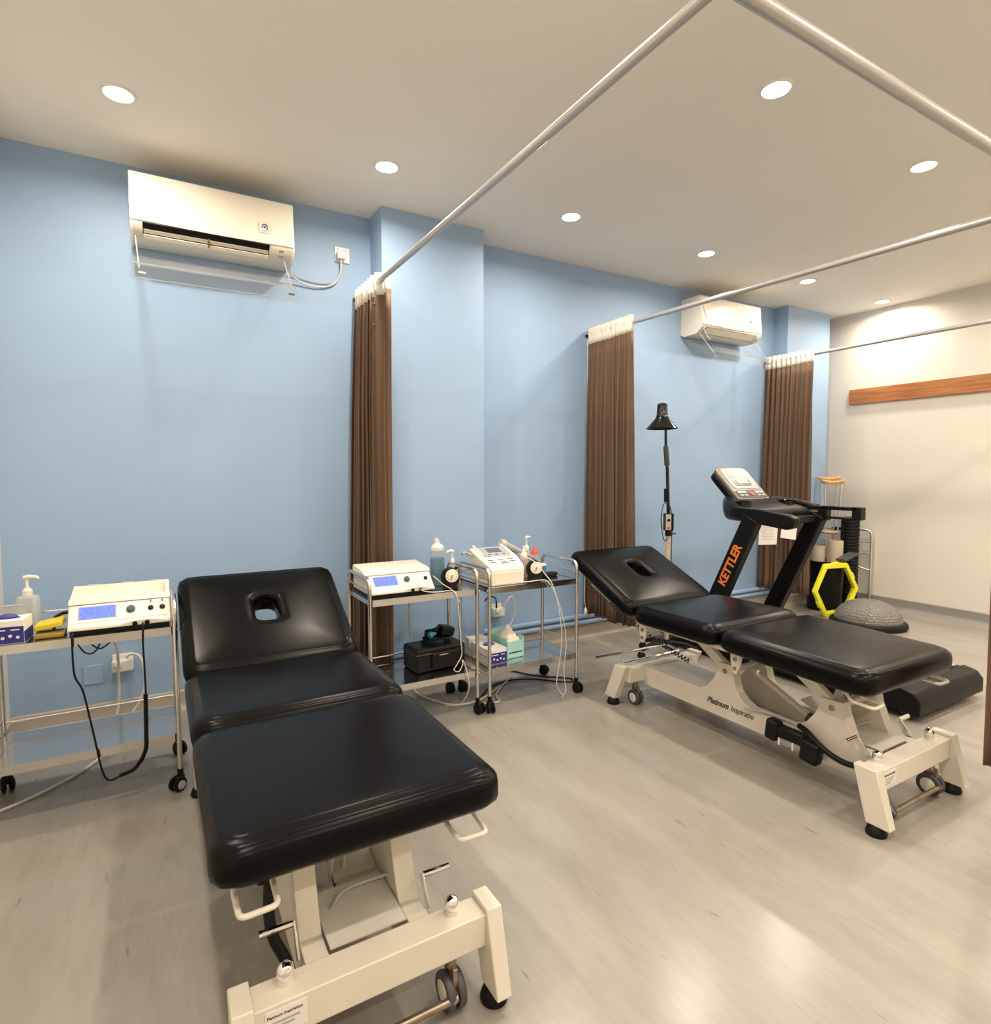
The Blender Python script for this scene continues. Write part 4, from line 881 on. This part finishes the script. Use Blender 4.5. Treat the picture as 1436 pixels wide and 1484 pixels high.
for s, xc in ((-1, 3.245), (1, 3.945)):
    a, d = V((xc, 2.79, .05)), V((xc, 2.367, .972))
    dirv = (d - a).normalized(); per = V((0, dirv.z, -dirv.y))
    w0, w1 = .062, .055; xo = .033
    ring = lambda c, w: [c + V((-xo, 0, 0)) - per * w, c + V((xo, 0, 0)) - per * w, c + V((xo, 0, 0)) + per * w, c + V((-xo, 0, 0)) + per * w]
    post = tm('upright_post', 'black_plastic', lambda b: b.rings([ring(a, w0), ring(d, w1)]), bevel=.008)
    if s < 0:
        o = a + dirv * .515 + V((-xo - .001, 0, 0)) - per * .030
        text('lettering', 'KETTLER', .083, o, dirv, per, 'orange_print', post, off=TB, bold=.0025, sx=.92)
    tm('post_foot', 'black_plastic', lambda b: b.bb(xc - .036, xc + .05, 2.62, 2.95, .02, .10), bevel=.01)
    # handrail: runs back from the post top, with a long opening near its end on the far side
    inner = -s
    xa = xc - .03; 
    if s > 0:
        hr = tm('handrail', 'black_plastic', lambda b: (b.bb(xa, xa + .06, 2.30, 2.62, .93, 1.03), b.bb(xa, xa + .06, 2.10, 2.34, 1.005, 1.03), b.bb(xa, xa + .06, 2.10, 2.34, .945, .96), b.bb(xa, xa + .06, 2.075, 2.135, .945, 1.03)), bevel=.006)
    else:
        hr = tm('handrail', 'black_plastic', lambda b: b.prism([(2.50, .965), (2.50, 1.035), (2.28, 1.025), (2.12, 1.005), (2.075, .985), (2.085, .93), (2.13, .915), (2.40, .945)], (xa, 0, 0), (0, 1, 0), (0, 0, 1), (.06, 0, 0)), bevel=.008)
    if s > 0: tm('pulse_plate', 'aluminium', lambda b: b.bb(xa - .002, xa + .0, 2.36, 2.46, .985, 1.0), hr)
def pod_rings(b):
    rs = []
    for y, x0_, x1_, z0, z1 in ((2.40, 3.30, 3.90, .955, 1.0), (2.43, 3.275, 3.925, .94, 1.02), (2.55, 3.285, 3.915, .935, 1.055), (2.66, 3.33, 3.87, .935, 1.09), (2.74, 3.42, 3.78, .945, 1.105), (2.80, 3.49, 3.71, .965, 1.095), (2.83, 3.54, 3.66, .99, 1.06)):
        hw, hh = (x1_ - x0_) / 2, (z1 - z0) / 2
        rs.append([V(((x0_ + x1_) / 2 + p[0], y, (z0 + z1) / 2 + p[1])) for p in rrect(hw, hh, hh * .8, 40)])
    b.rings(rs)
pod = tm('console_base', 'black_plastic', pod_rings, angle=60)
tm('console_arm', 'black_plastic', lambda b: b.tube(smooth_path([(3.74, 2.72, 1.06), (3.84, 2.62, 1.065), (3.92, 2.50, 1.045), (3.945, 2.38, 1.015)]), [.022] * 18 + [.026], 12))
tm('cross_bar', 'black_plastic', lambda b: b.bb(3.27, 3.92, 2.36, 2.44, .915, .965), bevel=.012)
for xx in (3.34, 3.80): tm('cup_holder_rim', 'black_gloss', lambda b: b.lathe([(.05, 0), (.055, .006), (.05, .012), (.042, .01), (.042, -.02)], V((xx + .03, 2.53, 1.06)), 24, cap0=False, cap1=False), pod)
a, d = V((3.60, 2.585, 1.045)), V((3.60, 2.84, 1.297)); up = (d - a).normalized(); nn_ = V((1, 0, 0)).cross(up); Rc = Matrix((V((1, 0, 0)), up, nn_)).transposed(); CL = (d - a).length
def cpad(b, hw, h0, h1, z0, z1, r):
    hh = (h1 - h0) / 2; b.rings([[a + up * (h0 + hh) + Rc @ V((x, y, z)) for x, y in rrect(hw, hh, r, 40)] for z in (z0, z1)])
con = tm('console', 'silver_plastic', lambda b: cpad(b, .165, -.01, CL, -.03, .0, .045), bevel=.008)
tm('console_back', 'black_plastic', lambda b: cpad(b, .160, .0, CL - .005, -.085, -.03, .045), con, bevel=.015)
tm('console_bezel', 'grey_plastic', lambda b: cpad(b, .135, .14, CL - .025, 0, .003, .03), con)
tm('console_display', 'lcd_grey', lambda b: cpad(b, .085, .17, CL - .065, .002, .006, .008), con)
tm('console_display_glass', 'grey_plastic', lambda b: cpad(b, .062, .185, CL - .085, .005, .008, .004), con)
tm('key_field', 'dark_grey', lambda b: cpad(b, .15, .055, .125, 0, .003, .02), con)
for k in range(6):
    xx = -.115 + .046 * k
    if k in (2, 3): continue
    tm('console_key', 'cream_plastic', lambda b: b.box(a + Rc @ V((xx, .105, .004)), (.038, .016, .004), Rc), con)
    tm('console_key', 'grey_plastic', lambda b: b.box(a + Rc @ V((xx, .075, .004)), (.032, .014, .004), Rc), con)
tm('stop_button', 'red_plastic', lambda b: b.lathe([(.02, 0), (.019, .006), (.001, .006)], a + Rc @ V((0, .088, .003)), 20, nn_, cap1=False), con)
tm('tablet_slot', 'dark_grey', lambda b: b.box(a + Rc @ V((0, .025, .002)), (.16, .03, .004), Rc), con)
def sheet(x, z, w, h, tilt, lab, lines):
    P = thing('paper_sheet', lab, 'paper', (x, 2.353, z), 0); R = rot('Y', tilt)
    o = MB().box(R @ V((0, 0, -h / 2)), (w, .0015, h), R).build('sheet', 'paper', P)
    for k in range(lines): MB().box(R @ V((random.uniform(-.008, .004), -.001, -.03 - k * (h - .05) / lines)), (w * random.uniform(.6, .8), .0006, .0016), R).build('print_line', 'pale_ink', o)
sheet(3.378, .945, .185, .15, 3, 'white printed sheet hanging under the treadmill cross bar, with lines of text', 9)
sheet(3.60, .945, .165, .125, 8, 'blank white sheet hanging crooked under the treadmill cross bar', 0)

# ------------------------------------------------------------------ far corner: bin, rolls, hexagons, crutches, walker, balance dome
T = thing('storage_bin', 'tall black bin holding foam rolls', 'bin', (5.31, 3.115, 0))
MB().lathe([(.135, 0), (.14, .004), (.155, .44), (.16, .445), (.16, .455), (.152, .455), (.148, .42), (.135, .02), (.001, .02)], n=36, cap1=False).build('bin_shell', 'black_plastic', T)
def foam_roll(loc, r, h, m, lab, tilt=0, wall=.012):
    T = thing('foam_roll', lab, 'foam roll', loc, 0, 'foam rolls in the corner'); R = rot('Y', tilt)
    b = MB(); n = 32
    rs = [[R @ V((rr * math.cos(2 * PI * k / n), rr * math.sin(2 * PI * k / n), z)) for k in range(n)] for rr, z in ((r, 0), (r, h - .006), (r - .004, h), (r - wall, h), (r - wall - .002, h - .08), (.001, h - .08))]
    b.rings(rs, True, False).build('roll', m, T)
foam_roll((5.277, 3.173, .024), .064, .56, 'beige_foam', 'short beige hollow foam roll standing in the black bin', 1)
foam_roll((5.344, 3.053, .024), .066, .615, 'beige_foam', 'taller beige hollow foam roll standing in the black bin', 1)
b = MB()
foam = thing('foam_roll', 'tall black foam roll standing next to the bin', 'foam roll', (5.60, 3.06, 0), 0, 'foam rolls in the corner')
prof = []
for k in range(28): prof += [(.074, .03 * k + .002), (.079, .03 * k + .012), (.079, .03 * k + .02), (.074, .03 * k + .029)]
MB().lathe([(.05, 0)] + prof + [(.05, .845), (.03, .845), (.03, .80), (.001, .80)], n=28, cap1=False).build('roll', 'black_rubber', foam)
tag(MB((5.35, 2.94, .465)).box((5.35, 2.938, .502), (.20, .09, .02), rot('Y', -14)).build('pad_board', 'dark_grey', bevel=.004), 'dark flat pad resting across the bin rim', 'pad').location = (5.35, 2.94, .465)
def hex_ring(loc, yaw, lean, spin, lab):
    T = thing('agility_hexagon', lab, 'agility ring', loc, yaw, 'yellow agility hexagons'); Ro, Ri = .262, .222; R = rot('X', lean)
    h0 = Ro * math.cos(PI / 6)
    o6 = [(Ro * math.cos(PI / 3 * k), Ro * math.sin(PI / 3 * k)) for k in range(6)]; i6 = [(Ri * math.cos(PI / 3 * k), Ri * math.sin(PI / 3 * k)) for k in range(6)]
    def ring(p, y): return [R @ V((x, y, z + h0)) for x, z in p]
    fr = MB().rings([ring(o6, -.014), ring(o6, .014), ring(i6, .014), ring(i6, -.014)], closed=True).build('frame', 'yellow_plastic', T, bevel=.003)
    for k in range(6):
        a0, a1 = V((*o6[k],)), V((*o6[(k + 1) % 6],)); mid = (a0 + a1) / 2; n_ = mid.normalized(); ang = math.degrees(math.atan2(n_.x, n_.y))
        if k in (1, 3, 5, 0):
            c = mid + n_ * .004
            if k == 4: continue
            MB().box(R @ V((c.x, 0, c.y + h0)), (.06, .030, .014), R @ rot('Y', ang)).build('clip', 'yellow_plastic', T, bevel=.003)
    return T
hex_ring((5.13, 2.902, .001), -10, -2, 0, 'yellow plastic agility hexagon leaning at the front of the pair')
hex_ring((5.185, 2.94, .001), -9, -2, 0, 'yellow plastic agility hexagon at the back of the pair, against the bin')
# crutches leaning on the pillar
def crutch(x, y, yaw, h, lab, lean):
    T = thing('crutch', lab, 'crutch', (x, y, 0), yaw, 'aluminium crutches'); R = rot('X', lean)
    for s in (-1, 1):
        MB().tube([R @ p for p in smooth_path([V((s * .012, 0, .34)), V((s * .03, 0, .48)), V((s * .047, 0, .62)), V((s * .055, 0, .80)), V((s * .066, 0, h - .03))], 4)], .0085, 10).build('shaft', 'aluminium', T)
    MB().tube([R @ V((0, 0, .03)), R @ V((0, 0, .42))], .010, 12).build('lower_tube', 'aluminium', T)
    MB().lathe([(.016, 0), (.02, .004), (.016, .04), (.011, .05)], (0, 0, 0), 16).build('rubber_tip', 'black_rubber', T)
    MB().rings([[R @ V((x, yy, h + z + .018 * (x / .1) ** 2)) for x, yy in rrect(.098 - d, .019 - d, .015, 32)] for d, z in ((.006, -.03), (0, -.022), (0, .0), (.007, .008))]).build('underarm_pad', 'crutch_wood', T)
    MB().tube([R @ V((-.058, 0, .69)), R @ V((.058, 0, .69))], .0155, 14).build('hand_grip', 'crutch_wood', T)
crutch(5.515, 3.185, -60, 1.17, 'wooden-topped aluminium crutch in front of the other crutch', -.6)
crutch(5.56, 3.252, -60, 1.20, 'wooden-topped aluminium crutch behind, against the pillar', 0)
# folded walking frame leaning by the cream wall
T = thing('walking_frame', 'folded aluminium walking frame propped by the cream wall', 'walking frame', (5.72, 3.05, 0))
def wf(name, m, pts, r): return MB((5.72, 3.05, 0)).tube(pts, r, 10).build(name, m, T)
for k, (dx, dy) in enumerate(((0, 0), (-.035, .10))):
    A = V((5.81 + dx, 2.975 + dy, 0)); B = V((5.735 + dx, 3.29 + dy, 0))
    f = wf('side_frame', 'aluminium', fillet([A + V((0, 0, .03)), A + V((0, 0, .715)), B + V((0, 0, .715)), B + V((0, 0, .03))], .06, 6), .011)
    for P_ in (A, B): MB((5.72, 3.05, 0)).lathe([(.016, 0), (.017, .004), (.013, .045)], P_, 14).build('rubber_tip', 'black_rubber', f)
    M_ = (A + B) / 2; M_.z = .715
    MB((5.72, 3.05, 0)).tube([M_ + (A - B).normalized() * .06, M_ - (A - B).normalized() * .07], .015, 12).build('grip', 'black_rubber', f)
    for z in (.60, .49): wf('cross_tube', 'aluminium', [A + V((0, 0, z)), B + V((0, 0, z))], .0075)
    wf('low_brace', 'aluminium', fillet([A + V((0, 0, .33)), A.lerp(B, .45) + V((0, 0, .37)), A.lerp(B, .6) + V((0, 0, .08))], .05), .0075)
wf('front_cross_tube', 'aluminium', [V((5.735, 3.29, .55)), V((5.70, 3.39, .55))], .009)
# balance dome
T = thing('balance_dome', 'grey studded half-ball balance trainer on a black base', 'balance trainer', (5.04, 2.585, 0))
MB().lathe([(.24, .0), (.272, .004), (.28, .018), (.275, .04), (.258, .05), (.24, .052)], n=56).build('base', 'black_rubber', T)
prof = [(.245 * math.cos(t), .05 + .165 * math.sin(t)) for t in [PI / 2 * k / 16 for k in range(16)]] + [(.001, .215)]
MB().lathe(prof, n=56, cap1=False).build('dome', 'bosu_skin', T, angle=60)

# hanging call cord by the second curtain
T = thing('pull_cord', 'thin pale cord with a small weight hanging before the curtain', 'cord', (2.66, 3.30, .26))
MB().tube(smooth_path([(0, 0, .02), (-.012, 0, .10), (-.01, 0, .20), (.0, .0, .42)]), .0025, 8).build('cord', 'cable_white', T); MB().lathe([(.001, -.03), (.012, -.022), (.014, 0), (.006, .02), (.001, .024)], n=14, cap0=False, cap1=False).build('weight', 'cream_plastic', T)
